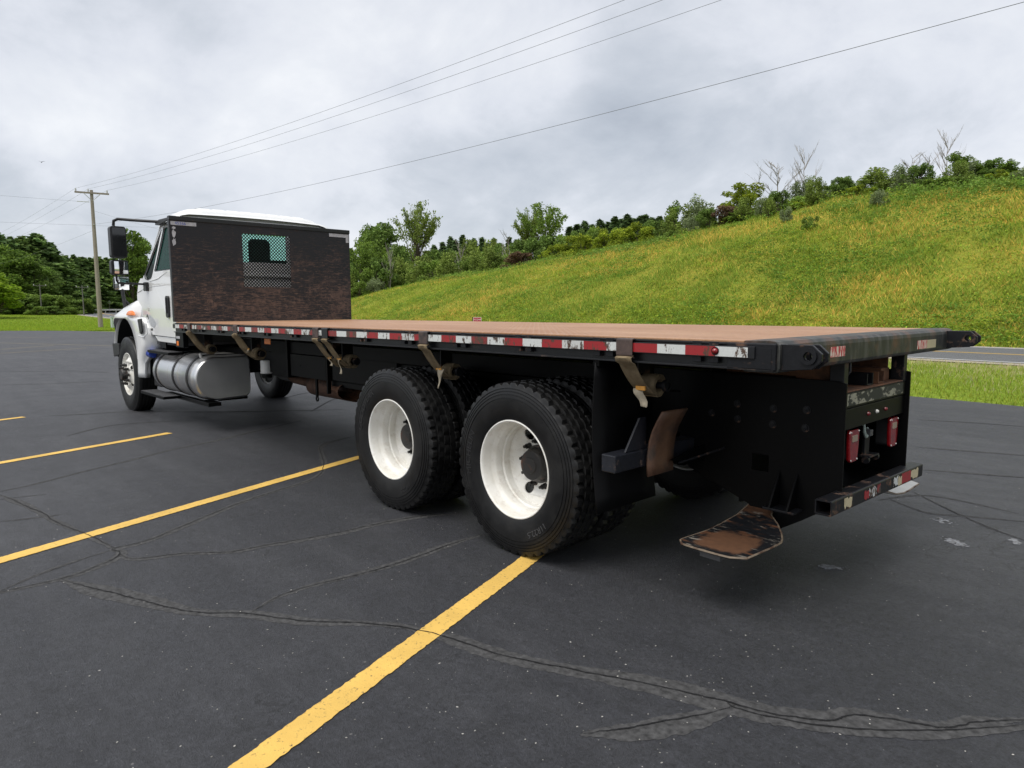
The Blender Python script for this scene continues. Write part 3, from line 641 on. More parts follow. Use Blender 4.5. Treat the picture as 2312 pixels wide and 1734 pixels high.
def mk_pine(seed, n=5400, cols=((.105, .175, .06), (.145, .23, .07), (.185, .275, .08)), width=.20, nb=120, droop=.05, size=.023, start=.10, power=.8, rag=.35):
    r = np.random.default_rng(seed); tb = MB(); tb.tube([(0, 0, -.02), (0, 0, .5), (0, 0, .98)], [.016, .010, .002], 6); P = []; c_ = []
    for i in range(nb):
        q = (i+r.random())/nb; z = start+(1-start)*q**.9; a = i*2.399+r.uniform(-.4, .4)
        L = (width*(1-((z-start)/(1-start)))**power if False else width*max(0, 1-(z-start)/(1-start))**power)*r.uniform(1-rag, 1+rag*.6)+.014
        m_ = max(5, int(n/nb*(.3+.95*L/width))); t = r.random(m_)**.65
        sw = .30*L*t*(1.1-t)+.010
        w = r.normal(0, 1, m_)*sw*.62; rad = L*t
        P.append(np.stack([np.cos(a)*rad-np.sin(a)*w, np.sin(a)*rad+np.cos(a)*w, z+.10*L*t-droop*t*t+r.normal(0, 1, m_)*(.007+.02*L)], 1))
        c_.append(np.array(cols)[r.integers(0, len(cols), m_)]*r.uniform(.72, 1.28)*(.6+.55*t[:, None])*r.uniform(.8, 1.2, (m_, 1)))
        if i % 4 == 0: tb.tube([(0, 0, z), (math.cos(a)*L*.7, math.sin(a)*L*.7, z+.06*L)], [.003, .001], 4, False)
    P = np.vstack(P); c = np.vstack(c_)
    return tb.mesh('trunk', M['bark']), facemesh('crown', *leaves(P, r.uniform(.6, 1.25, len(P))*size, np.clip(c, 0, 1), seed+5, .45), M['leaf'])
def mk_bush(seed, n=4400, size=.031, cols=((.18, .27, .05), (.23, .33, .06), (.14, .215, .04)), spiky=False):
    rr = random.Random(seed); tb = MB(); lob = []
    for i in range(26):
        a = rr.uniform(0, 2*PI); q = rr.uniform(.05, .48); z = rr.uniform(.12, .9)*(1-.55*q); k_ = rr.uniform(.08, .18)
        lob.append((q*math.cos(a), q*math.sin(a), z, k_*.9, k_*.9, k_*(1.8 if spiky else .9))); limbs(tb, (0, 0, -.05), (q*math.cos(a)*.9, q*math.sin(a)*.9, z), .012, .004, seed+i, 3, .08)
    return tb.mesh('trunk', M['bark']), crown('crown', lob, n, size, cols, seed, shell=.4)
def mk_dead(seed, spread=.35, nb=13):
    rr = random.Random(seed); tb = MB(); top = limbs(tb, (0, 0, -.03), (rr.uniform(-.06, .06), rr.uniform(-.05, .05), .97), .015, .002, seed, 9, .02); br = MB()
    def sub(q, a, L, r0, dep):
        e_ = q+Vector((math.cos(a)*spread*L*1.9, math.sin(a)*spread*L*1.9, L*rr.uniform(.65, .95))); pp = limbs(br, q, e_, r0, r0*.3, rr.randint(0, 9999), 4, .07)
        if dep:
            for j in range(4): sub(pp[rr.randint(1, 4)], a+rr.uniform(-1.1, 1.1), L*rr.uniform(.35, .6), r0*.55, dep-1)
    for i in range(nb):
        q = top[rr.randint(2, 8)]; sub(q, rr.uniform(0, 2*PI), rr.uniform(.25, .52)*(1.15-q.z*.75), .0065, 2)
    return tb.mesh('trunk', M['deadbark']), br.mesh('branches', M['deadbark'])
SP = ((.105, .165, .07), (.135, .205, .078), (.16, .24, .085))
YG = ((.26, .33, .03), (.34, .39, .035), (.18, .25, .028)); OL = ((.20, .265, .052), (.155, .215, .045), (.24, .31, .068)); DK = ((.11, .18, .04), (.145, .22, .048), (.175, .26, .055))
BR = ((.15, .085, .055), (.11, .07, .045), (.17, .12, .065)); MG = ((.17, .26, .04), (.21, .31, .05), (.115, .19, .033)); GRY = ((.22, .27, .13), (.28, .33, .17), (.17, .22, .10))
T = dict(maple=[mk_decid(1), mk_decid(2, 'oval'), mk_decid(3, cols=DK)], elm=[mk_vase(5, 5200, .016, OL), mk_vase(6, 4200, .017, MG, 26, .42, .12)],
         pine=[mk_pine(7, rag=.5), mk_pine(8, width=.25, power=.62, rag=.5), mk_pine(9, cols=((.12, .195, .058), (.165, .255, .066), (.21, .30, .078)), width=.23, power=.55, rag=.5)], spruce=[mk_pine(10, 3600, cols=SP, width=.17, nb=90, size=.020, start=.04, power=1.15, rag=.55), mk_pine(12, 3600, cols=SP, width=.21, nb=80, size=.022, start=.04, power=1.0, rag=.7)],
         bush=[mk_bush(13), mk_bush(14, cols=DK), mk_bush(15, cols=OL, spiky=True)], lime=[mk_bush(16, cols=YG), mk_bush(17, 4400, .030, YG)], brown=[mk_bush(18, cols=BR)], grey=[mk_bush(19, cols=GRY, spiky=True)],
         dead=[mk_dead(20, .42), mk_dead(21, .26, 14), mk_dead(22, .36, 10)], limetree=[mk_decid(23, 'round', 4600, .024, YG, 26)], small=[mk_decid(24, 'oval', 2400, .026, MG, 18)], bright=[mk_decid(25, 'round', 6500, .023, ((.24, .36, .03), (.31, .42, .035), (.16, .26, .024)))])
NM = dict(maple=('deciduous_tree', 'tree'), elm=('elm_tree', 'tree'), pine=('pine_tree', 'tree'), spruce=('spruce_tree', 'tree'), bush=('bush', 'bush'), lime=('sumac_bush', 'bush'), brown=('brown_bush', 'bush'), grey=('willow_bush', 'bush'), dead=('dead_tree', 'tree'), limetree=('sumac_tree', 'tree'), small=('sapling', 'tree'), bright=('deciduous_tree', 'tree'))
def at(u, d):
    q = fw+r2*((u-1156)/FPX); a = math.atan2(q.y, q.x); return CAM[0]+d*math.cos(a), CAM[1]+d*math.sin(a)
def depth(u, d): return d/math.sqrt(1+((u-1156)/FPX)**2)
def tree(kind, var, u, d, vtop, wid, label, group=None, base=None, rz=None):
    # u, vtop: bearing and top measured off the photograph; d: distance; wid: crown width in metres (None keeps proportions)
    x, y = at(u, d); z = terr(x, y) if base is None else base
    h = 1.475+depth(u, d)*(698-vtop)/FPX-z; h = max(.6, h, .85*(wid or 0) if kind in ('bush', 'grey') and wid and wid < 2.6 else 0); tr, cr_ = T[kind][var]
    w = h if wid is None else wid/{'maple': .72, 'elm': .74, 'pine': .46, 'spruce': .36, 'bush': 1.15, 'lime': 1.15, 'brown': 1.15, 'grey': 1.15, 'dead': .55, 'limetree': .72, 'small': .55, 'bright': .72}[kind]
    o = thing(NM[kind][0], label, NM[kind][1], (x, y, z-.05), group, (0, 0, random.uniform(0, 6.28) if rz is None else rz), (w, w, h))
    link('trunk', tr, o); link('branches' if kind == 'dead' else 'crown', cr_, o); return o
random.seed(8)
#TREES
# left forest
GP = 'pines of the forest beyond the lawn'
tree('pine', 1, 6, 150, 508, 13, 'tallest dark pine at the left picture edge, rising behind the bright leafy tree')
tree('pine', 0, 50, 156, 532, 11, 'dark pine second from the left edge of the forest skyline')
tree('pine', 2, 76, 158, 531, 10, 'pine with a ragged tip left of the domed pine on the skyline')
tree('pine', 1, 107, 160, 526, 15, 'broad domed dark pine on the skyline left of the utility pole')
tree('pine', 0, 138, 162, 545, 11, 'dark pine stepping down right of the domed pine')
for i, (u, d, vt, var) in enumerate([(28, 160, 540, 2), (62, 163, 545, 0), (92, 165, 540, 2), (125, 168, 545, 1), (152, 172, 572, 0), (168, 178, 574, 2), (186, 182, 572, 0), (204, 185, 577, 1), (222, 186, 579, 0), (240, 187, 577, 2), (258, 190, 579, 0), (274, 192, 580, 1), (-15, 158, 530, 0), (-30, 162, 520, 1), (40, 152, 560, 0), (70, 152, 575, 1), (102, 153, 580, 2), (130, 155, 590, 0), (160, 160, 600, 1), (178, 165, 605, 2), (198, 170, 604, 0), (214, 172, 612, 1), (232, 176, 608, 2), (250, 180, 606, 0), (145, 150, 620, 2), (115, 149, 615, 0), (85, 148, 610, 1)]):
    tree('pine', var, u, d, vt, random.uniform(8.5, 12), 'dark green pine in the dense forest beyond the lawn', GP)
tree('maple', 1, 35, 146, 552, 9, 'mid green leafy tree in front of the pines at far left')
tree('maple', 0, 64, 145, 560, 10, 'lighter green leafy tree among the pines below the skyline, left of the domed pine')
tree('maple', 2, 92, 144, 590, 9, 'dark leafy tree low in front of the domed pine')
tree('bright', 0, 8, 118, 612, 8, 'bright yellow green leafy tree at the left picture edge on the lawn')
tree('bright', 0, -14, 120, 610, 8, 'bright yellow green tree cut off by the left picture edge')
for i, (u, d, vt, w) in enumerate([(48, 138, 668, 6), (62, 137, 655, 7), (82, 138, 648, 7), (104, 139, 655, 7), (124, 138, 650, 8), (146, 139, 655, 8), (166, 139, 662, 8), (186, 140, 666, 7), (204, 141, 678, 6), (30, 136, 682, 5), (96, 133, 682, 4), (138, 134, 682, 5), (176, 136, 685, 5)]):
    tree('bush', i % 2, u, d, vt, w, 'dark green shrub in the hedge along the foot of the pine forest', 'shrubs along the forest edge')
tree('maple', 0, 312, 175, 517, 10, 'light green leafy tree seen between the truck mirror and the cab')
tree('maple', 1, 338, 185, 540, 8, 'leafy tree partly hidden behind the truck windscreen pillar')
tree('pine', 0, 286, 182, 590, 9, 'pine standing behind the lower mirror of the truck')
for i, (u, d, vt, w) in enumerate([(285, 178, 660, 6), (305, 176, 650, 7), (330, 176, 640, 7), (262, 200, 640, 9), (240, 205, 640, 9)]): tree('bush', i % 3, u, d, vt, w, 'shrub on the slope behind the truck mirrors', 'shrubs behind the truck mirrors')
for i in range(16): tree('pine', i % 3, -75-i*26+random.uniform(-8, 8), random.uniform(150, 172), random.uniform(520, 560), random.uniform(9, 12), 'dark green pine in the dense forest beyond the lawn', GP)
# right of the headboard
tree('maple', 2, 870, 150, 506, 12, 'dark dense leafy tree right of the headboard, left of the tall vase shaped elm')
tree('maple', 0, 842, 155, 510, 9, 'leafy tree with a rusty tinge just left of the dark dense tree')
tree('elm', 0, 948, 138, 464, 9.0, 'tall vase shaped elm standing above the scrub right of the headboard')
tree('elm', 1, 824, 128, 545, 7, 'sparse tall tree with pale bare stems beside the headboard')
tree('elm', 1, 1232, 112, 463, 7.5, 'feathery windswept tree above the ridge with an airy spreading crown')
tree('elm', 0, 1196, 116, 478, 5, 'thin leaning tree left of the feathery windswept tree')
for i, (u, d, vt, w) in enumerate([(1005, 185, 540, 9), (1022, 192, 530, 9), (1034, 188, 536, 10), (1048, 187, 527, 9), (1062, 194, 540, 9), (1074, 190, 534, 9), (1092, 188, 530, 9), (1104, 195, 545, 9), (1116, 186, 533, 9), (1133, 190, 545, 9), (1150, 185, 530, 9), (1168, 180, 538, 10), (1186, 176, 525, 9), (985, 190, 548, 9), (968, 190, 560, 9), (800, 180, 555, 8), (785, 175, 560, 9), (770, 175, 560, 9)]): tree('spruce', i % 2, u, d, vt+7, w*1.3, 'small dark spruce on the skyline between the elm and the feathery tree' if 950 < u < 1200 else 'dark spruce beside the right edge of the headboard', 'spruces on the skyline' if 950 < u < 1200 else 'spruces beside the headboard')
for i, (u, d, vt, w) in enumerate([(1300, 128, 505, 7), (1318, 126, 499, 6), (1335, 132, 505, 7), (1352, 124, 496, 6), (1368, 128, 500, 7), (1384, 122, 490, 6), (1397, 126, 494, 7), (1412, 120, 485, 6), (1426, 125, 493, 7), (1440, 119, 489, 6), (1452, 118, 484, 6), (1466, 116, 492, 6), (1284, 130, 510, 7), (1482, 118, 490, 6)]): tree('spruce', i % 2, u, d, vt+5, w*1.5, 'dark spruce tip showing over the lime green sumac on the ridge', 'spruce tips over the sumac')
for i, (u, d, vt, w, kd, v_) in enumerate([(800, 125, 590, 7, 'bush', 1), (835, 122, 600, 7, 'bush', 0), (862, 120, 580, 8, 'bush', 1), (905, 124, 590, 8, 'bush', 2), (930, 122, 600, 7, 'bush', 0), (965, 118, 588, 8, 'bush', 2), (995, 112, 585, 8, 'bush', 0), (1020, 108, 580, 7, 'bush', 2), (1055, 110, 590, 6, 'bush', 1), (1085, 106, 578, 7, 'bush', 0), (1110, 104, 572, 7, 'bush', 2), (1140, 104, 575, 6, 'bush', 0), (1165, 100, 580, 5, 'bush', 2), (880, 140, 560, 8, 'bush', 0), (1000, 150, 556, 10, 'bush', 1), (1030, 150, 556, 10, 'bush', 0), (1060, 140, 552, 10, 'bush', 2), (1090, 142, 554, 10, 'bush', 0), (1115, 145, 552, 10, 'bush', 2), (1190, 108, 540, 7, 'bush', 1), (1215, 104, 535, 7, 'bush', 1), (1245, 102, 530, 7, 'bush', 1), (1275, 100, 525, 6, 'bush', 0), (900, 135, 545, 8, 'bush', 1), (1130, 130, 545, 7, 'bush', 1), (918, 150, 548, 9, 'bush', 1), (938, 148, 552, 9, 'bush', 0), (960, 150, 560, 9, 'bush', 1), (780, 120, 600, 6, 'bush', 0), (772, 118, 620, 6, 'bush', 2), (815, 112, 635, 5, 'bush', 0)]):
    tree(kd, v_, u, d, vt-9, w, 'green scrub bush in the thicket along the left flank of the hill', 'scrub bushes on the left flank of the hill')
tree('grey', 0, 852, 112, 626, 4, 'pale grey green willow bush low beside the headboard')
tree('dead', 1, 886, 118, 566, 2.5, 'grey leafless tree in the scrub left of the elm trunk'); tree('dead', 2, 1150, 114, 528, 4, 'large bare grey tree in the scrub left of the feathery tree'); tree('dead', 1, 1044, 118, 556, 2.4, 'small bare tree in the middle of the scrub'); tree('brown', 0, 1178, 98, 560, 6, 'brown withered bush below the feathery tree')
for i, (u, d, vt, w) in enumerate([(1240, 86, 560, 3.5), (1262, 84, 548, 4), (1290, 83, 535, 4.5), (1318, 81, 522, 4.5), (1360, 79, 518, 4.5), (1392, 78, 508, 5), (1425, 76, 505, 5), (1455, 75, 505, 4.5), (1340, 86, 515, 4)]): tree('lime', i % 2, u, d, vt, w, 'lime green sumac bush in the bright clump on the ridge', 'lime green sumac on the ridge')
for i, (u, d, vt, w, v_) in enumerate([(1302, 88, 512, 4, 1), (1342, 84, 502, 4, 0), (1472, 76, 492, 4, 1), (1385, 84, 505, 4, 0)]): tree('bush', v_, u, d, vt, w, 'dark bush standing among the lime green sumac', 'dark bushes among the sumac')
tree('small', 0, 1512, 74, 458, 2.2, 'slim light green sapling left of the spiky shrubs on the ridge')
tree('bush', 2, 1545, 72, 468, 5, 'olive shrub with upright shoots left of the brown bush'); tree('grey', 0, 1572, 71, 447, 4, 'tall spiky willow shrub on the ridge left of the brown bush'); tree('bush', 1, 1505, 73, 495, 4, 'dark low bush at the left end of the ridge shrubs'); tree('bush', 2, 1590, 70, 480, 4, 'olive bush touching the left side of the brown bush')
tree('brown', 0, 1626, 64, 462, 3.6, 'dark reddish brown bush on the ridge'); tree('bush', 0, 1672, 63, 478, 4.2, 'rounded green bush right of the brown bush')
tree('limetree', 0, 1668, 68, 417, 4.6, 'broad yellow green sumac tree on the ridge above the brown bush')
tree('dead', 0, 1742, 65, 378, 2.9, 'bare grey dead tree with a wide crown on the ridge'); tree('dead', 1, 1798, 65, 355, 2.2, 'slender dead tree rising out of a green bush'); tree('grey', 0, 1800, 64.5, 408, 3.4, 'feathery green bush around the foot of the slender dead tree')
tree('bush', 1, 1858, 63, 424, 2.6, 'small dark bush right of the feathery bush'); tree('bush', 0, 1885, 62.5, 412, 2.8, 'medium bush on the ridge left of the big rounded bush'); tree('bush', 2, 1960, 61.5, 392, 5, 'big rounded olive bush on the ridge'); tree('bush', 0, 2008, 61, 402, 2.6, 'bush at the right side of the big rounded bush'); tree('bush', 0, 1925, 62, 405, 3, 'bush at the left side of the big rounded bush')
tree('dead', 2, 2032, 61, 363, 2.2, 'forked dead tree right of the big rounded bush'); tree('dead', 1, 2066, 60.5, 370, 1.7, 'leaning dead tree right of the forked dead tree'); tree('dead', 1, 2108, 60, 323, 1.8, 'tallest bare dead tree on the ridge'); tree('small', 0, 2135, 59, 356, 2.0, 'slim green sapling beside the tallest dead tree')
tree('small', 0, 2180, 58, 382, 1.6, 'small pointed sapling on the ridge near the right edge'); tree('small', 0, 2238, 57.5, 375, 1.5, 'pointed sapling on the ridge, right one of the two'); tree('bush', 1, 2160, 58.5, 405, 2.4, 'low bush between the saplings on the ridge'); tree('bush', 1, 2210, 58, 403, 2.4, 'low dark bush between the two pointed saplings'); tree('bush', 0, 2262, 57.5, 395, 2.6, 'bush right of the pointed saplings'); tree('bush', 1, 2305, 57, 392, 3, 'dark bush on the ridge at the right picture edge'); tree('bush', 2, 2340, 57, 388, 3.2, 'olive bush cut off by the right picture edge')
tree('grey', 0, 1962, 52, 465, 1.4, 'feathery blue green bush alone on the upper slope'); tree('bush', 0, 1812, 50, 505, 1.3, 'low rounded bush on the upper slope'); tree('grey', 0, 1760, 54, 490, 1.3, 'pale shrub on the upper slope below the dead trees'); tree('bush', 2, 1720, 58, 455, 1.7, 'dark shrub under the wide dead tree')

def bearing_u(o):
    d = Vector((o.location.x-CAM[0], o.location.y-CAM[1], 0)); return d.dot(r2)/d.dot(fw)
ORD = ['first', 'second', 'third', 'fourth', 'fifth', 'sixth', 'seventh', 'eighth', 'ninth', 'tenth', 'eleventh', 'twelfth', 'thirteenth', 'fourteenth', 'fifteenth', 'sixteenth', 'seventeenth', 'eighteenth', 'nineteenth', 'twentieth'] + ['twenty '+q for q in ('first', 'second', 'third', 'fourth', 'fifth', 'sixth', 'seventh', 'eighth', 'ninth')] + ['thirtieth', 'thirty first', 'thirty second', 'thirty third', 'thirty fourth']
for g_, txt in (('shrubs along the forest edge', 'dark green shrub, {} from the left in the hedge below the pines'), ('spruces on the skyline', 'small dark spruce on the skyline right of the elm, {} from the left'), ('spruces beside the headboard', 'dark spruce tip, {} from the left, just past the right edge of the headboard'), ('spruce tips over the sumac', 'dark spruce tip showing over the lime sumac, {} from the left'), ('lime green sumac on the ridge', 'lime green sumac bush on the ridge, {} from the left in the bright clump'), ('dark bushes among the sumac', 'dark bush, {} from the left among the lime green sumac'), ('shrubs behind the truck mirrors', 'shrub on the slope behind the truck mirrors, {} from the left'), ('scrub bushes on the left flank of the hill', 'green scrub bush in the thicket along the hill, {} from the left')):
    for i, o in enumerate(sorted([o for o in COL.objects if o.get('group') == g_], key=bearing_u)): o['label'] = txt.format(ORD[i])
for i in range(28):
    u = 1500+i*30+random.uniform(-10, 10); d = float(np.interp(u, [1500, 1720, 2014, 2330], [69, 61, 58.5, 55.5]))+random.uniform(-2.5, 2); vt = float(np.interp(u, [1500, 1595, 1720, 1830, 2014, 2161, 2330], [525, 508, 470, 441, 418, 396, 384]))+random.uniform(-9, 7)
    tree(('bush', 'bush', 'grey', 'bush', 'lime')[i % 5], (0, 2, 0, 1, 0)[i % 5], u, d, vt, random.uniform(1.8, 3.4), 'x', 'low shrubs along the ridge')
for i, o in enumerate(sorted([o for o in COL.objects if o.get('group') == 'low shrubs along the ridge'], key=bearing_u)): o['label'] = 'low leafy shrub along the crest of the hill, %s from the left' % ORD[i]
# ------------------------------------------------------------------ utility pole, wires, roadside things
pz = float(lawn_z(69.1, -11.1))
pole = thing('utility_pole', 'weathered wooden utility pole with a crossarm on the lawn beyond the lot', 'utility pole', (69.1, -11.15, pz))
MB().tube([(0, 0, -.1), (0, 0, 6), (0, 0, 12.05)], [.20, .165, .125], 12).build('pole', M['polewood'], pole, 40)
ax = Vector((.21, 1, 0)).normalized(); arm = MB(); a_, b_ = ax*1.28, ax*-1.28
arm.box(-.06, .06, -1.3, 1.3, -.07, .07, Matrix.Translation((-.16, 0, 11.78)) @ Matrix.Rotation(-math.atan2(.21, 1), 4, 'Z')); arm.build('crossarm', M['polewood'], pole)
MB().tube([(-.14, .62, 11.7), (-.1, 0, 11.1)], .025, 6).build('brace', M['galv'], pole); MB().tube([(-.14, -.62, 11.7), (-.1, 0, 11.1)], .025, 6).build('brace', M['galv'], pole)
WP = [ax*1.2, ax*.28, ax*-1.15]
for q in WP: MB().tube([(q.x-.16, q.y, 11.84), (q.x-.16, q.y, 11.97), (q.x-.16, q.y, 12.12)], [.035, .07, .04], 8).build('insulator', M['galv'], pole, 40)
MB().tube([(-.15, 0, 9.05), (-.42, .1, 9.05)], .05, 8).build('insulator', M['galv'], pole, 40); MB().tube([(-.2, 1.2, 10.95), (-.2, .25, 10.98)], .03, 6).build('bracket', M['galv'], pole)
def wire(a, b, sag, name, label, rad=.0065, group=None):
    a, b = Vector(a), Vector(b); pts = [a.lerp(b, i/40)-Vector((0, 0, sag*4*(i/40)*(1-i/40))) for i in range(41)]
    tag(MB().tube(pts, rad, 5, False).build(name, M['wire'], None, 60), label, 'cable', group)
pb = Vector((69.1, -11.15, pz)); far = Vector((-14, -16.6, 0))
ins = ['leftmost', 'middle', 'right']; tz = 12.1
for q, l_ in zip(WP, ('overhead power line, topmost of the three from the crossarm', 'overhead power line, middle one of the three from the crossarm', 'overhead power line, lowest of the three from the crossarm')):
    wire(pb+Vector((q.x-.16, q.y, tz)), far+Vector((q.x, q.y*.9, 11.55)), .95, 'power_line', l_)
    wire(pb+Vector((q.x-.16, q.y, tz)), Vector((155, -7+q.y, 11.0)), .8, 'power_line', l_.replace('overhead power line', 'power line running on into the forest'))
wire(pb+Vector((-.42, .1, 9.05)), far+Vector((0, 0, 8.85)), 1.0, 'neutral_cable', 'lower single overhead cable crossing the sky below the power lines', .008)
wire(pb+Vector((-.1, 0, 8.6)), Vector((158, -7, 8.4)), .8, 'neutral_cable', 'lower cable running from the utility pole into the forest')
wire(pb+Vector((-.2, 1.2, 10.95)), Vector((66, 40, 12.3)), .7, 'service_cable', 'upper level cable leaving the utility pole to the left'); wire(pb+Vector((0, .1, 9.0)), Vector((66, 40, 9.2)), .7, 'service_cable', 'lower level cable leaving the utility pole to the left')
wire(pb+Vector((0, -.1, 9.0)), Vector((*at(620, 108), 14.6)), .5, 'service_cable', 'level cable leaving the utility pole to the right behind the truck'); wire(pb+Vector((0, 0, 10.3)), Vector((*at(600, 60), 6.4)), .3, 'guy_cable', 'slanting cable from the utility pole down behind the mirror bracket')
for u, d, vt, l_ in ((201, 131, 641, 'small distant utility pole in front of the forest right of the hedge'), (107, 134, 637, 'faint distant utility pole among the trees left of the near pole')):
    x, y = at(u, d); z = float(lawn_z(x, y)); h = 1.475+depth(u, d)*(698-vt)/FPX-z; o = thing('utility_pole', l_, 'utility pole', (x, y, z))
    MB().tube([(0, 0, -.1), (0, 0, h)], [.10, .07], 8).build('pole', M['farwood'], o, 40); MB().box(-.05, .05, -.9, .9, h-.35, h-.25).build('crossarm', M['farwood'], o)
    for yy in (-.8, 0, .8): MB().tube([(0, yy, h-.25), (0, yy, h-.05)], .05, 6).build('insulator', M['galv'], o)
bz = float(lawn_z(65.9, -11.6)); ub = thing('utility_box', 'pale green metal utility box on the lawn beside the pole', 'utility box', (66.6, -11.7, bz-.03))
MB().plate(rrect(-.26, .26, 0, .92, .04), .5, lambda a, b, t: (t-.25, a, b)).build('cabinet', M['greenbox'], ub, None, .01)
MB().plate(rrect(-.29, .29, .9, 1.0, .04), .56, lambda a, b, t: (t-.28, a, b)).build('lid', M['greenbox'], ub, None, .01)
for yy in (-.12, .12): box('latch', M['grey'], ub, -.285, -.25, yy-.05, yy+.05, .42, .48)
# guard rail far away
gr = thing('guard_rail', 'pale metal guard rail by the road bend far behind the cab', 'guard rail', (157, -33, 0))
gz = float(lawn_z(157, -35))
MB().plate([(0, .5), (.06, .55), (0, .62), (.06, .72), (0, .8), (-.03, .8), (-.03, .5)], 14, lambda a, b, t: (a, 4-t, gz+b)).build('rail', M['galv'], gr)
for i in range(8): MB().box(.04, .16, 3.8-i*1.9, 3.95-i*1.9, gz-.2, gz+.75).build('post', M['galv'], gr)
ws = thing('warning_sign', 'small diamond road sign by the bend far behind the mirror', 'road sign', (*at(259, 170), terr(*at(259, 170))))
MB().tube([(0, 0, 0), (0, 0, 2.2)], .04, 6).build('post', M['galv'], ws); MB().plate([(0, 1.7), (.42, 2.12), (0, 2.54), (-.42, 2.12)], .02, lambda a, b, t: (-.05-t, a, b)).build('sign_face', M['galv'], ws)
# fire number sign
sx, sy = at(1079, 28.5); sg = thing('address_sign', 'small red address number sign N1044 on a dark post beyond the deck', 'sign', (sx, sy, -.03), None, (0, 0, R(-42.9+2.9-90)))
sz = 1.475+28.5*(698-715.5)/FPX+.03
MB().box(-.205, -.172, -.015, .015, 0, sz+.012).build('post', M['black'], sg)
MB().plate(rrect(-.17, .17, sz-.205, sz, .02), .006, lambda a, b, t: (a, -.012-t, b)).build('sign_plate', M['signwhite'], sg)
MB().plate(rrect(-.155, .155, sz-.19, sz-.015, .015), .002, lambda a, b, t: (a, -.0185-t, b)).build('sign_face', M['signred'], sg)
me = textmesh('N1044', .105, .001); me.materials.append(M['signwhite']); link('lettering', me, sg, (0, -.0225, sz-.1), (PI/2, 0, 0))
# a bird high in the sky
bx, by = at(132, 60); bz = 1.475+depth(80, 60)*(698-375)/FPX*1.02
bd = thing('bird', 'tiny dark bird flying in the grey sky at upper left', 'bird', (bx, by, bz), None, (0, 0, 1.0), (.7, .7, .7))
MB().lathe([(.002, -.12), (.03, -.06), (.04, 0), (.03, .08), (.002, .13)], 8).build('body', M['bird'], bd, 60)
for s_ in (-1, 1): MB().plate([(.0, -.05), (.16, -.02), (.3, -.09), (.18, .04), (0, .06)], .012, (lambda s_: lambda a, b, t: (s_*a, b, .02+a*.35+t))(s_)).build('wing', M['bird'], bd)
#TRUCK
# ------------------------------------------------------------------ the flatbed truck (rear end at x = 0, front towards +x, left side at +y)
truck = wthing('flatbed_truck', 'white cab flatbed truck with rusty steel deck and scratched black headboard', 'truck', (5, 0, 0))
H = 1.337; W2 = 1.2125
def TB(name, mat, x0, x1, y0, y1, z0, z1, parent=None, bevel=.003, label=None): return box(name, M[mat], parent or truck, x0, x1, y0, y1, z0, z1, bevel, label)
# deck
xs = [0.16, 1.55, 3.06, 4.60, 6.12, 7.635]
for a, b in zip(xs[:-1], xs[1:]):
    MB().box(a+.0015, b-.0015, -1.2, 1.2, H-.009, H).build('deck_plate', M['deck'], truck, None, .002)
for s_ in (1, -1):
    side = MB(); ys = (lambda y0, y1: (min(s_*y0, s_*y1), max(s_*y0, s_*y1)))
    side.box(.02, 7.70, *ys(1.178, 1.190), 1.212, 1.328); side.box(.02, 7.70, *ys(1.190, 1.2125), 1.212, 1.222); side.box(.02, 7.70, *ys(1.190, 1.2125), 1.318, 1.3275); side.box(.02, 7.7, *ys(1.09, 1.178), 1.212, 1.22)
    sr = side.build('side_rail', M['rail'], truck, None, .002)
    rr_ = MB().box(.10, 7.69, *ys(1.2145, 1.2235), 1.262, 1.314).build('rub_rail', M['rail'], truck, None, .002)
    xx = .34
    while xx < 7.6:
        for dx in (-.065, .02): box('stake_pocket', M['blackwear'], sr, xx+dx, xx+dx+.045, *ys(1.1905, 1.2142), 1.236, 1.3295, .002)
        xx += .585
    x = .13; k_ = 0; random.seed(5)
    while x < 7.55:
        L = .1524; bad = (4.2 < x < 7.2 and random.random() < .75) or random.random() < .18
        nm = ('twhite', 'tred')[k_ % 2]+('2' if bad else '')
        MB().box(x, min(x+L, 7.66), *ys(1.2237, 1.2246), 1.2665, 1.3095).build('tape_segment', M[nm], rr_, None, 0, 'red reflective tape' if k_ % 2 else 'white reflective tape'); x += L; k_ += 1
    # corner block at the rear
    cb = MB().box(.012, .235, *ys(1.02, 1.2135), 1.214, 1.329).build('corner_block', M['blackwear'], truck, None, .006)
    MB().box(.03, .16, *ys(1.2139, 1.2150), 1.222, 1.31).build('reinforcing_plate', M['blackwear'], cb, None, .001)
lamp = MB().lathe([(.0005, .016), (.008, .014), (.013, .006), (.0145, 0)], 16, 'Y', (.282, 1.2250, 1.289)).build('side_marker_lamp', M['redlens'], truck, 50)
MB().lathe([(.0145, 0), (.0175, .004), (.0185, 0)], 16, 'Y', (.282, 1.2248, 1.289)).build('lamp_bezel', M['cabtrim'], lamp, 50)
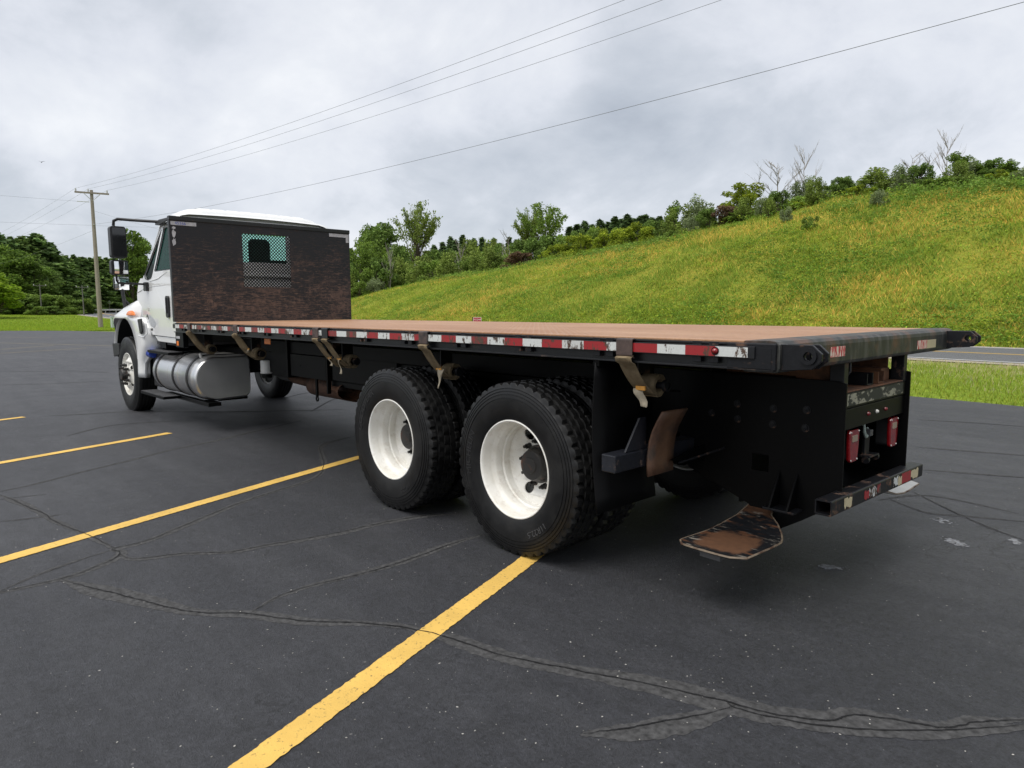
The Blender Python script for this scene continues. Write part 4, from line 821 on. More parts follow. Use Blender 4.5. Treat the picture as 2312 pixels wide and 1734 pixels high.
# rear sill
prof = [(.16, 1.329), (.16, H+.001), (.045, H+.004), (.018, H-.001), (.004, H-.014), (0, H-.032), (0, 1.225), (.006, 1.212), (.02, 1.205), (.16, 1.205)]
MB().plate(prof, 2.40, lambda a, b, t: (a, -1.20+t, b)).build('rear_sill', M['sill'], truck, None, .003)
TB('sill_tape', 'peel', -.0012, .0005, .535, .70, 1.246, 1.294, label='peeling red tape'); TB('sill_tape', 'peel', -.0012, .0005, -.68, -.51, 1.232, 1.282, label='peeling red tape'); TB('sill_tape', 'cream', -.0012, .0005, -.85, -.68, 1.231, 1.281, label='yellowed tape')
for s_ in (1, -1):
    for y0 in ((1.168, 1.105) if s_ > 0 else (1.17, 1.09)):
        oc = [(.012, 1.326), (-.125, 1.326), (-.163, 1.292), (-.163, 1.262), (-.125, 1.228), (.012, 1.216)]
        hp = MB().plate(oc, .016, (lambda y_: lambda a, b, t: (a, y_+t, b))(s_*y0), [circ(-.112, 1.281, .0185, 16)[::-1]]).build('hinge_plate', M['blackwear'], truck, None, .002)
        MB().lathe([(.0185, -.006), (.034, -.006), (.034, .004), (.0185, .004)], 20, 'Y', (-.112, s_*y0+.016+(.006 if s_ > 0 else -.022), 1.281)).build('pin_boss', M['blackwear'], hp, 40)
TB('chipped_spot', 'chip', .008, .055, 1.1842, 1.1850, 1.235, 1.322); 
# headboard
def hb(a, b, t): return (7.64+t, a, b)
mesh_hole = [(.338, 1.783), (-.305, 1.783), (-.305, 2.462), (.338, 2.462)]
MB().plate([(1.212, H+.001), (-1.212, H+.001), (-1.212, 2.562), (1.212, 2.562)], .01, hb, [mesh_hole]).build('headboard', M['headboard'], truck, None, .001)
TB('headboard_top_rail', 'rail', 7.628, 7.70, -1.215, 1.215, 2.5625, 2.612)
for s_ in (1, -1): TB('headboard_post', 'rail', 7.6505, 7.71, min(s_*1.165, s_*1.214), max(s_*1.165, s_*1.214), H+.002, 2.562)
mg = MB(); rows_ = 17; 
x0, x1, z0, z1 = -.303, .336, 1.785, 2.460; dx = (x1-x0)/15; dz = dx*.98
for sgn in (1, -1):
    for i in range(-18, 36):
        # diagonal strands clipped to the opening
        p = []; c0 = x0+i*dx
        ya, yb = (c0, c0+(z1-z0)*dx/dz*sgn); za, zb = z0, z1
        t0, t1 = 0.0, 1.0; d_ = yb-ya
        ta, tb_ = sorted(((x0-ya)/d_, (x1-ya)/d_)); t0, t1 = max(t0, ta), min(t1, tb_)
        if t1-t0 < .01: continue
        A, B = Vector((7.646, ya+d_*t0, za+(zb-za)*t0)), Vector((7.646, ya+d_*t1, za+(zb-za)*t1)); D = (B-A).normalized(); Nn = Vector((0, -D.z, D.y))*.0050; Xo = Vector((.003, 0, 0))
        vs = [A+Nn-Xo, A-Nn-Xo, A-Nn+Xo, A+Nn+Xo, B+Nn-Xo, B-Nn-Xo, B-Nn+Xo, B+Nn+Xo]; mg.add(vs, [(0, 1, 5, 4), (1, 2, 6, 5), (2, 3, 7, 6), (3, 0, 4, 7)])
mg.build('mesh_grille', M['black'], truck)
st = TB('sticker', 'tapesilver', 7.6375, 7.6399, .90, 1.197, 2.505, 2.549, bevel=0, label='silver sticker with blue numbers')
me = textmesh('45366', .05, .0004, 1.05); me.materials.append(M['ink']); link('lettering', me, st, (7.6372, 1.085, 2.5265), (PI/2, 0, -PI/2))
TB('silver_tape', 'tapesilver', 7.6375, 7.6399, -1.20, -.895, 2.505, 2.55, bevel=0, label='L shaped silver tape'); TB('silver_tape', 'tapesilver', 7.6375, 7.6399, -1.20, -1.155, 2.435, 2.5048, bevel=0)
rr0 = random.Random(3)
for zc, hh in ((2.47, .018), (2.405, .045), (2.30, .05)):
    MB().plate([(1.165+.022*rr0.uniform(.6, 1.2)*math.cos(2*PI*i/14), zc+hh*rr0.uniform(.6, 1.2)*math.sin(2*PI*i/14)) for i in range(14)], .002, YZ(7.6378)).build('scraped_patch', M['tapesilver'], truck)
# chassis
for s_ in (1, -1):
    y0, y1 = sorted((s_*.43, s_*.355)); fr = MB(); w = sorted((s_*.43, s_*.42))
    fr.box(.5, 11.0, *w, .735, .985); fr.box(.5, 11.0, y0, y1, .735, .743); fr.box(.5, 11.0, y0, y1, .977, .985); fr.build('frame_rail', M['black'], truck, None, .002)
    TB('sub_sill', 'black', .3, 7.6, min(s_*.46, s_*.36), max(s_*.46, s_*.36), .99, 1.12); 
for i in range(19):
    x = .45+i*.385; cs = MB(); cs.box(x-.04, x+.04, -1.08, 1.08, 1.313, 1.321); cs.box(x-.004, x+.004, -1.08, 1.08, 1.22, 1.313); cs.box(x-.04, x+.04, -1.08, 1.08, 1.212, 1.220); cs.build('cross_sill', M['black'], truck)
TB('under_deck_sheet', 'black', .2, 7.6, -1.17, 1.17, 1.3215, 1.3272)
eb = TB('equipment_box', 'black', 5.27, 6.10, .435, .47, .735, .985, bevel=.004); TB('equipment_box', 'black', 3.95, 5.15, .435, .46, .75, 1.0, bevel=.004); TB('equipment_box', 'black', 6.2, 6.62, .3, .46, .70, 1.0, bevel=.004)
MB().lathe([(.0005, .002), (.012, .002)], 12, 'Y', (5.85, .471, .86)).build('bolt_hole', M['seal_dark'], eb)
TB('hanger_post', 'black', 6.13, 6.17, .44, .49, .72, 1.2); TB('hanger_post', 'black', 5.22, 5.25, .44, .48, .6, 1.2)
TB('skirt_plate', 'black', 3.9, 5.25, .36, .42, .68, .74)
MB().lathe([(.0005, .70), (.02, .70), (.075, .715), (.075, .725), (.073, .735), (.072, .86), (.066, .87), (.0005, .872)], 24, 'Z', (6.82, .44, 0)).build('air_filter_canister', M['white'], truck, 40)
MB().lathe([(.0005, .66), (.06, .66), (.06, .70), (.0005, .70)], 20, 'Z', (6.82, .44, 0)).build('canister_base', M['black'], truck, 40)
# exhaust
ex = MB().lathe([(.0005, 5.2), (.09, 5.2), (.125, 5.26), (.125, 6.2), (.09, 6.26), (.0005, 6.26)], 24, 'X', (0, .12, .60)).build('exhaust_muffler', M['pipe'], truck, 40)
MB().tube([(6.2, .12, .60), (6.8, .1, .62), (7.6, -.1, .7), (8.6, -.2, .8)], .055, 10).build('pipe', M['pipe'], ex, 50)
MB().grid([[(4.96+dx_, .30+.15*math.cos(a)*f_, .635+.085*math.sin(a)*f_) for a in [2*PI*j/20 for j in range(20)]] for i, (dx_, f_) in enumerate(((.06, 1.2), (.16, .95), (.28, .62), (.42, .5), (.50, .5)))], True).build('exhaust_diffuser', M['rust'], truck, 60)
MB().lathe([(.018, -.006), (.030, -.006), (.030, .006), (.018, .006), (.018, -.006)], 16, 'Y', (5.62, .40, .505)).build('tow_eye', M['black'], truck, 50)
TB('exhaust_hanger', 'black', 5.60, 5.64, .39, .41, .53, .74)
# axles and drivetrain
for ax_ in (1.6187, 2.942):
    axl = MB().tube([(ax_, -.95, .525), (ax_, -.3, .525), (ax_, -.16, .525), (ax_, .16, .525), (ax_, .3, .525), (ax_, .95, .525)], [.075, .085, .20, .20, .085, .075], 20).build('axle', M['black'], truck, 50)
    for s_ in (1, -1):
        TB('leaf_spring', 'black', ax_-.42, ax_+.42, min(s_*.44, s_*.53), max(s_*.44, s_*.53), .60, .70); MB().tube([(ax_+.05, s_*.48, .5), (ax_+.05, s_*.48, .95)], .07, 14).build('air_spring', M['rubber'], truck, 50)
        MB().lathe([(.0005, -.11), (.075, -.11), (.085, -.08), (.085, .06), (.05, .1), (.0005, .1)], 18, 'X', (ax_-.28, s_*.38, .62)).build('brake_chamber', M['black'], truck, 40)
MB().tube([(2.9, 0, .56), (6.0, 0, .66), (9.0, 0, .75)], .055, 10).build('drive_shaft', M['black'], truck, 50)
MB().tube([(10.0, -.95, .50), (10.0, .95, .50)], .06, 10).build('axle', M['black'], truck, 50)
TB('cross_member', 'black', 2.25, 2.35, -.42, .42, .76, .97); TB('cross_member', 'black', 4.3, 4.4, -.42, .42, .76, .97); TB('air_tank', 'black', 3.7, 4.7, -.3, .1, .5, .74, bevel=.06); TB('right_tool_box', 'black', 5.0, 6.6, -1.05, -.5, .55, 1.1)
MB().tube([(6.9, -.75, .66), (8.8, -.75, .66)], .27, 24).build('fuel_tank', M['tankend'], truck, 50); MB().lathe([(.3, 9.0), (.3, 10.7)], 4, 'X', (0, 0, .9)).build('engine_block', M['black'], truck)
# ---- wheels
TYRE = [(.286, .112), (.292, .122), (.305, .129), (.325, .134), (.345, .1385), (.372, .1420), (.400, .1432), (.425, .1425), (.4257, .1390), (.431, .1384), (.4317, .1420), (.447, .1400), (.4478, .1360), (.453, .1352), (.4538, .1388), (.465, .1362), (.4660, .1318), (.4705, .1308), (.4714, .1350), (.482, .1318), (.483, .1275), (.488, .1265), (.489, .1305), (.500, .1258)]
def tyre_mesh(drive, R0=.525, scale=1.0):
    n = 184 if drive else 96
    if drive:
        tread = [(.510, .1235), (.5195, .1195), (.5225, .112), (.5235, .084), (.5115, .081), (.5115, .070), (.5245, .067), (.525, .034), (.5135, .031), (.5135, .021), (.5252, .018)]
    else:
        tread = [(.508, .1230), (.516, .118), (.520, .110), (.5225, .080), (.512, .077), (.512, .066), (.524, .063), (.5245, .030), (.513, .027), (.513, .017), (.5252, .014)]
    half = TYRE+tread; full = half+[(r_, -d) for r_, d in half[::-1]]; vs = []; nh = len(half)
    for j in range(n):
        a = 2*PI*j/n
        for i, (r_, d) in enumerate(full):
            ii = i if i < nh else 2*nh-1-i
            if drive:
                sh = 0 if i < nh else 2
                if len(TYRE)-1 <= ii <= len(TYRE)+3 and (j+sh) % 4 == 0: r_ -= .017 if ii > len(TYRE) else .010
                if len(TYRE)+6 <= ii <= len(TYRE)+7 and (j+2+sh+(ii-len(TYRE)-6)) % 4 == 0: r_ -= .011
                if ii == nh-1 and (j+1) % 4 == 0: r_ -= .009
            vs.append((r_*math.cos(a)*scale, d, r_*math.sin(a)*scale))
    k_ = len(full); fs = [(j*k_+i, j*k_+i+1, ((j+1) % n)*k_+i+1, ((j+1) % n)*k_+i) for j in range(n) for i in range(k_-1)]
    mb = MB(); mb.v = vs; mb.f = fs; return mb.mesh('tyre', M['rubber'], 32)
tyD = tyre_mesh(True); tyS = tyre_mesh(False, scale=1.065)
RIM = [(.2925, .112), (.2985, .118), (.2990, .124), (.2965, .1285), (.2915, .1290), (.2875, .126), (.2850, .119), (.2835, .105), (.2815, .060), (.279, .048), (.2665, .030), (.2640, .020), (.2640, -.022), (.2655, -.030), (.2560, -.036), (.2560, -.090), (.262, -.14), (.285, -.148), (.2985, -.152)]
def polar_plate(mb, r_out, r_in, dfn, thick, holes):
    mb.plate(circ(0, 0, r_out, 48), thick, lambda a, b, t: (a, dfn(math.hypot(a, b))-t, b), [circ(0, 0, r_in, 24)[::-1]]+holes)
def rear_rim(angs):
    mb = MB(); mb.lathe(RIM, 72)
    holes = [circ(.195*math.cos(R(a)), .195*math.sin(R(a)), .036, 16)[::-1] for a in angs]
    # concave disc: conical part with hand holes, then the flat bolting face
    ring = [circ(0, 0, .246, 48), circ(0, 0, .155, 48)]
    dfn = lambda r_: -.086-.036*max(0, min(1, (.25-r_)/.095)); mb.plate(circ(0, 0, .2565, 60), .009, lambda a, b, t: (a, dfn(math.hypot(a, b))-t, b), [circ(0, 0, .150, 36)[::-1]]+holes)
    mb.lathe([(.151, -.1215), (.110, -.1215), (.110, -.132)], 48)
    return mb.mesh('wheel', M['wheelwhite'], 35)
HUBP = [(r_, d+.042) for r_, d in [(.112, -.17), (.112, -.150), (.118, -.148), (.118, -.128), (.106, -.122), (.098, -.085), (.092, -.070), (.088, -.066), (.050, -.064), (.046, -.056), (.030, -.054), (.0005, -.054)]]
hubm = MB().lathe(HUBP, 40).mesh('hub', M['hub'], 35)
boltm = MB().lathe([(.0005, .014), (.009, .014), (.009, .006), (.016, .006), (.016, 0)], 6).mesh('hub_bolt', M['hub'], 35)
lugm = MB().lathe([(.0005, .052), (.010, .052), (.010, .03), (.017, .03), (.017, .006), (.021, .004), (.021, 0)], 8).mesh('lug_nut', M['hub'], 35)
def bent_text(body, size, r0, ang, flip, side_d, mat, ext=.0016):
    me = textmesh(body, size, ext, 1.06); me.materials.append(mat)
    for v in me.vertices:
        x, y, z = v.co; rr_ = r0+y*(1 if not flip else -1)
        a = ang+(x/r0)
        v.co = (rr_*math.cos(a), side_d+z, rr_*math.sin(a))
    return me
def make_wheel(name, loc, side, rimmesh, tyre, hub=True, texts=(), lug_r=.143, lug_d=-.121, label=None):
    o = link(name, rimmesh, truck, Vector(loc)-Vector((5, 0, 0)), (0, 0, 0 if side > 0 else PI))
    if label: o['label'] = label
    link('tyre', tyre, o)
    if hub:
        link('hub', hubm, o)
        for i in range(8):
            a = 2*PI*i/8+.2; link('hub_bolt', boltm, o, (.099*math.cos(a), -.083, .099*math.sin(a)))
        for i in range(10):
            a = 2*PI*i/10+.1; link('lug_nut', lugm, o, (lug_r*math.cos(a), lug_d, lug_r*math.sin(a)))
    for me in texts: link('lettering', me, o)
    return o
rim5, rim2, rimI = rear_rim((60, -60, 120, -120)), rear_rim((165, 195)), rear_rim((0, 180))
# seen from outside the left side, +x is to the left: text angles run from the front round the top
tx1 = [bent_text('MICHELIN', .062, .392, R(8), False, .1436, M['rubberlight']), bent_text('11R22.5', .050, .392, R(236), False, .1436, M['chalk'])]
tx2 = [bent_text('GOODYEAR', .068, .388, R(32), False, .1436, M['rubberlight']), bent_text('11R22.5', .040, .39, R(236), False, .1436, M['rubberlight'])]
ZC = .5255
make_wheel('wheel', (1.6187, 1.070, ZC), 1, rim5, tyD, True, tx1, label='rear axle outer wheel with five hand holes'); make_wheel('wheel', (2.942, 1.070, ZC), 1, rim2, tyD, True, tx2, label='front tandem axle outer wheel')
def inner(loc, side):
    o = link('wheel', rimI, truck, Vector(loc)-Vector((5, 0, 0)), (0, 0, PI if side > 0 else 0)); link('tyre', tyD, o)
for x in (1.6187, 2.942):
    inner((x, .735, ZC), 1); inner((x, -.735, ZC), -1); make_wheel('wheel', (x, -1.07, ZC), -1, rim2, tyD)
# steer wheels: the disc bulges outwards
def steer_rim():
    mb = MB(); k_ = 1.065
    mb.lathe([(r_*k_, d) for r_, d in [(.2985, .118), (.2990, .124), (.2965, .1285), (.2915, .1290), (.2870, .125), (.2830, .105), (.2800, .085), (.268, .078)]], 64)
    holes = [circ(.212*k_*math.cos(R(78)+2*PI*i/5), .212*k_*math.sin(R(78)+2*PI*i/5), .033, 14)[::-1] for i in range(5)]
    dfn = lambda r_: .078+.075*max(0, min(1, (.285-r_)/.115))
    mb.plate(circ(0, 0, .286, 60), .008, lambda a, b, t: (a, dfn(math.hypot(a, b))-t, b), [circ(0, 0, .1, 30)[::-1]]+holes)
    mb.lathe([(.29, .07), (.285, -.1), (.31, -.12)], 48); return mb.mesh('wheel', M['wheelwhite'], 35)
rimS = steer_rim()
hubS = MB().lathe([(.102, .145), (.102, .155), (.088, .165), (.084, .205), (.074, .222), (.0005, .226)], 32).mesh('hub', M['hub'], 35)
lugS = MB().lathe([(.0005, .07), (.012, .07), (.013, .045), (.019, .042), (.020, .008), (.024, .004), (.024, 0)], 8).mesh('lug_nut', M['hub'], 35)
for s_ in (1, -1):
    o = link('wheel', rimS, truck, (10.03-5, s_*1.055, .538), (0, 0, 0 if s_ > 0 else PI)); o['label'] = 'steer wheel with protruding lug nuts'; link('tyre', tyS, o); link('hub', hubS, o)
    for i in range(10):
        a = 2*PI*i/10; link('lug_nut', lugS, o, (.143*math.cos(a), .148, .143*math.sin(a)))
for x in (1.6187, 2.942):
    for s_ in (1, -1): MB().lathe([(.0005, -.02), (.235, -.02), (.25, 0), (.25, .30), (.12, .31), (.0005, .31)], 32, 'Y', (x, s_*.70-.15, ZC)).build('brake_drum', M['black'], truck, 40)
for s_ in (1, -1): MB().lathe([(.0005, -.1), (.28, -.1), (.285, .0), (.0005, .0)], 32, 'Y', (10.03, s_*.98, .538)).build('brake_drum', M['black'], truck, 40)
# mud flaps
for s_ in (1, -1):
    rows = [[(.985+.035*math.sin(PI*i/10)*.6-.02*(i/10)**2, s_*(1.205-.52*j/4), 1.2-.80*i/10) for j in range(5)] for i in range(11)]
    b_ = MB().grid(rows).build('mud_flap', M['flap'], truck, 40); b_.modifiers.new('solid', 'SOLIDIFY').thickness = .008
    TB('mud_flap_bracket', 'black', .96, 1.0, min(s_*.5, s_*1.2), max(s_*.5, s_*1.2), 1.18, 1.212)
# ---- forklift mounting kit at the rear
side_pts = [(.010, 1.105), (.010, .50), (.06, .475), (.205, .375), (.351, .284), (.42, .325), (.502, .405), (.88, .548), (.95, .60), (.95, 1.115), (.06, 1.115)]
slot = [(.49, .69), (.395, .69), (.395, .60), (.49, .60)]
for s_ in (1, -1):
    y0 = .454 if s_ > 0 else -.466
    spl = MB().plate(side_pts, .012, XZ(y0), [slot]).build('side_plate', M['black'], truck, None, .002)
    for bx_, bz_ in ((.2, .957), (.203, .863), (.376, .946), (.377, .862), (.585, .952), (.58, .868), (.74, .885)):
        yo = s_*.4665; bolt = MB().lathe([(.021, 0), (.021, .003), (.013, .003), (.013, .012), (.006, .013), (.006, .02), (.0005, .02)], 12, 'Y', (0, 0, 0)).mesh('bolt', M['blackwear'], 35); link('bolt', bolt, spl, (bx_, yo, bz_), (0, 0, 0 if s_ > 0 else PI))
    for gx_ in (.23, .325): MB().plate([(0, .62), (0, .44), (.11, .44)], .01, (lambda gx_: lambda a, b, t: (gx_+t, s_*(.4665+a), b))(gx_)).build('gusset', M['black'], spl)
    TB('gusset_foot', 'blackwear', .2, .37, min(s_*.467, s_*.57), max(s_*.467, s_*.57), .425, .438, bevel=.003)
    # foot plate and neck
    def fy(y): return s_*y
    fp = MB(); flat = [(.557, 1.03), (.546, .88), (.54, .794), (.552, .684), (.25, .60), (.213, .65), (.188, .717), (.20, 1.04), (.26, 1.083), (.445, 1.09), (.514, 1.08)]
    Zf = .325
    def up_z(x, y): return Zf if y > .66 else Zf+(.66-y)*.36
    top = [(.557, 1.03), (.546, .88), (.54, .794), (.552, .684), (.51, .54), (.504, .446), (.375, .437), (.35, .50), (.232, .625), (.200, .68), (.188, .73), (.20, 1.04), (.26, 1.083), (.445, 1.09), (.514, 1.08)]
    # body as strips so it can bend
    secs = [(.437, .375, .504), (.50, .35, .51), (.56, .285, .515), (.625, .232, .54), (.66, .212, .55), (.72, .19, .547), (.80, .188, .541), (.90, .193, .548), (1.0, .198, .556), (1.04, .20, .557), (1.083, .26, .52), (1.09, .32, .445)]
    g_ = MB(); rows = []
    for y, xa, xb in secs:
        if s_ < 0: xa -= .10; xb -= .10
        z = up_z(0, y); rows.append([(xa, fy(y), z), (xa*.75+xb*.25, fy(y), z), ((xa+xb)/2, fy(y), z), (xa*.25+xb*.75, fy(y), z), (xb, fy(y), z), (xb, fy(y), z-.012), (xa, fy(y), z-.012)])
    g_.grid(rows, True); g_.add([rows[0][i] for i in range(7)], [tuple(range(7))]); g_.add([rows[-1][i] for i in range(7)], [tuple(range(7))])
    g_.build('foot_plate', M['foot' if s_ > 0 else 'galv'], truck, None, .0015); 
    per = [(rows[i][0], fy(secs[i][0])) for i in range(len(rows))]; per2 = [(rows[i][4], 0) for i in range(len(rows))]
    loop = [Vector(r_[0]) for r_ in rows]+[Vector(r_[4]) for r_ in rows[::-1]]; MB().tube([v-Vector((0, 0, .004)) for v in loop], .0055, 5).build('foot_plate_edge', M['edge'], truck, 60)
    TB('foot_pad', 'grey', .33, .44, min(fy(1.0), fy(1.05)), max(fy(1.0), fy(1.05)), .272, .3125)
    # wheel stop
    TB('stop_arm', 'litblack', .845, .935, min(fy(.47), fy(1.205)), max(fy(.47), fy(1.205)), .635, .728, bevel=.006)
    cp = [(.742, .942), (.772, .89), (.800, .835), (.820, .77), (.829, .70), (.8315, .64), (.829, .582)]
    rows = [[(x, fy(y), z) for y in (.955, .88, .80, .722)] for x, z in cp]; c_ = MB().grid(rows).build('wheel_stop', M['stop'], truck, 60); sm = c_.modifiers.new('solid', 'SOLIDIFY'); sm.thickness = .012; sm.offset = 1 if s_ < 0 else -1
    MB().plate([(.93, .73), (1.11, .73), (.99, .90), (.93, .90)], .012, lambda a, b, t: (.853+t-.0, fy(a), b)).build('stop_gusset', M['litblack'], truck, None, .002)
    MB().plate([(.47, .70), (.80, .655), (.47, .60)], .01, lambda a, b, t: (.78+t, fy(a), b)).build('stop_gusset', M['black'], truck)
    MB().tube([(.79, fy(.715), .625), (.64, fy(.49), .70)], .006, 6).build('stop_rod', M['blackwear'], truck)
# bumper tube, open at both ends
bz0, bz1 = .497, .573
outer = rrect(-.038, .042, bz0, bz1, .008, 2); innerp = rrect(-.031, .035, bz0+.008, bz1-.008, .005, 2)
bump = MB().plate(outer, 1.31, lambda a, b, t: (a, .70-t, b-.026*(t/1.27)), [innerp[::-1]]).build('bumper_tube', M['blackwear'], truck, None, .001)
def btape(y0, y1, z0, z1, mat, lab=None, rag=.35):
    # torn tape along the slightly sagging tube
    rr_ = random.Random(int(y0*997)); dz_ = lambda y: -.026*(.675-y)/1.27; n = 7; w = y0-y1; hgt = z1-z0
    top = [(y0+(y1-y0)*i/n, z1-hgt*rag*(rr_.random()**2)) for i in range(n+1)]; bot = [(y0+(y1-y0)*i/n, z0+hgt*rag*(rr_.random()**2)) for i in range(n+1)]
    lp = [(y+rr_.uniform(-.1, .1)*w*rag*(i in (0, n)), z+dz_(y)) for i, (y, z) in enumerate(top)]+[(y+rr_.uniform(-.1, .1)*w*rag, z+dz_(y)) for y, z in bot[::-1]]
    MB().plate(lp, .0006, YZ(-.0388)).build('tape_segment', M[mat], bump, None, 0, lab)
btape(.555, .46, .505, .566, 'cream', 'torn yellowed tape'); btape(.30, .235, .507, .56, 'tred', 'red tape'); btape(.235, .13, .505, .566, 'twhite2', 'torn white tape'); btape(.125, .075, .51, .565, 'tred2', 'torn red tape'); btape(-.12, -.19, .507, .566, 'twhite', 'white tape'); btape(-.19, -.25, .503, .56, 'cream', 'yellowed tape'); btape(-.25, -.40, .505, .566, 'tred', 'red tape', .06); btape(-.40, -.53, .505, .566, 'cream', 'peeled yellowed tape')
# cross structure between the plates
TB('upper_cross_beam', 'black', .03, .09, -.453, .452, .972, 1.052, bevel=.004); TB('chipped_paint', 'chip', .0285, .0297, -.40, .40, .985, 1.045, bevel=0, label='flaking beige paint')
lb = TB('lamp_bar', 'black', .035, .045, -.453, .452, .862, .968, bevel=.003)
for y, mt in ((.10, 'redlens'), (-.02, 'marker_white'), (-.15, 'redlens')):
    MB().lathe([(.0005, -.012), (.006, -.011), (.010, -.005), (.0115, 0)], 14, 'X', (.0345, y, .917)).build('marker_lamp', M[mt], lb, 50)
for s_ in (1, -1):
    TB('box_post', 'blackwear', .03, .10, min(s_*.40, s_*.452), max(s_*.40, s_*.452), 1.0525, 1.205, bevel=.003)
    TB('box_side', 'rust', .11, .7, min(s_*.38, s_*.39), max(s_*.38, s_*.39), 1.07, 1.2)
TB('box_floor', 'rust', .03, .75, -.398, .398, 1.053, 1.059); TB('box_back', 'black', .76, .78, -.45, .45, 1.0, 1.2)
for y in (.06, -.10):
    c_ = MB(); c_.box(.06, .36, y-.004, y+.004, 1.06, 1.125); c_.box(.06, .36, y-.075, y-.004, 1.06, 1.067); c_.box(.06, .36, y-.083, y-.075, 1.06, 1.125); c_.build('channel_stub', M['rust' if y < 0 else 'blackwear'], truck, None, .002)
TB('box_block', 'rust', .10, .3, -.378, -.25, 1.06, 1.13)
TB('recess_back', 'black', .55, .57, -.45, .45, .4, .86); TB('recess_floor', 'black', .06, .55, -.45, .45, .50, .51)
for s_, yy in ((1, .250), (-1, -.330)):
    lp = [(yy-.048, .69), (yy-.036, .681), (yy+.040, .681), (yy+.052, .69), (yy+.060, .76), (yy+.062, .835), (yy+.052, .848), (yy-.052, .848), (yy-.062, .835), (yy-.060, .76)]; tl = MB().plate(lp, .020, YZ(.040)).build('tail_light', M['redlens'], truck, None, .006)
    MB().plate(rrect(yy-.05, yy+.05, .685, .843, .02, 4), .06, YZ(.061)).build('housing', M['cabtrim'], tl)
    MB().plate(rrect(yy-.034, yy+.034, .786, .820, .004, 2), .003, YZ(.0378)).build('reverse_lens', M['label'], tl)
    for dy, dz_ in ((-.038, -.069), (.042, -.069), (-.050, .078), (.050, .078)): MB().lathe([(.0005, -.004), (.004, -.003), (.005, 0)], 8, 'X', (.0398, yy+dy, .76+dz_)).build('screw', M['galv'], tl)
ht = MB(); ht.box(.10, .115, -.13, -.06, .66, .79); ht.box(.06, .12, -.17, -.03, .652, .662); ht.build('hitch_bracket', M['blackwear'], truck, None, .002)
for y in (-.03, -.17): MB().lathe([(.0005, -.01), (.02, -.01), (.02, .01), (.0005, .01)], 14, 'Y', (.08, y, .64)).build('hitch_roller', M['blackwear'], truck, 40)
MB().tube([(.09, -.0, .86), (.085, -.005, .80), (.09, -.04, .765), (.1, -.10, .77), (.12, -.14, .80)], .008, 6).build('wiring_loom', M['greenbox'], truck, 50); TB('connector', 'grey', .08, .12, -.12, -.08, .765, .80)
MB().tube([(.04, .36, 1.2), (.035, .37, 1.16), (.06, .385, 1.12)], .008, 6).build('air_hose', M['rubber'], truck, 50)
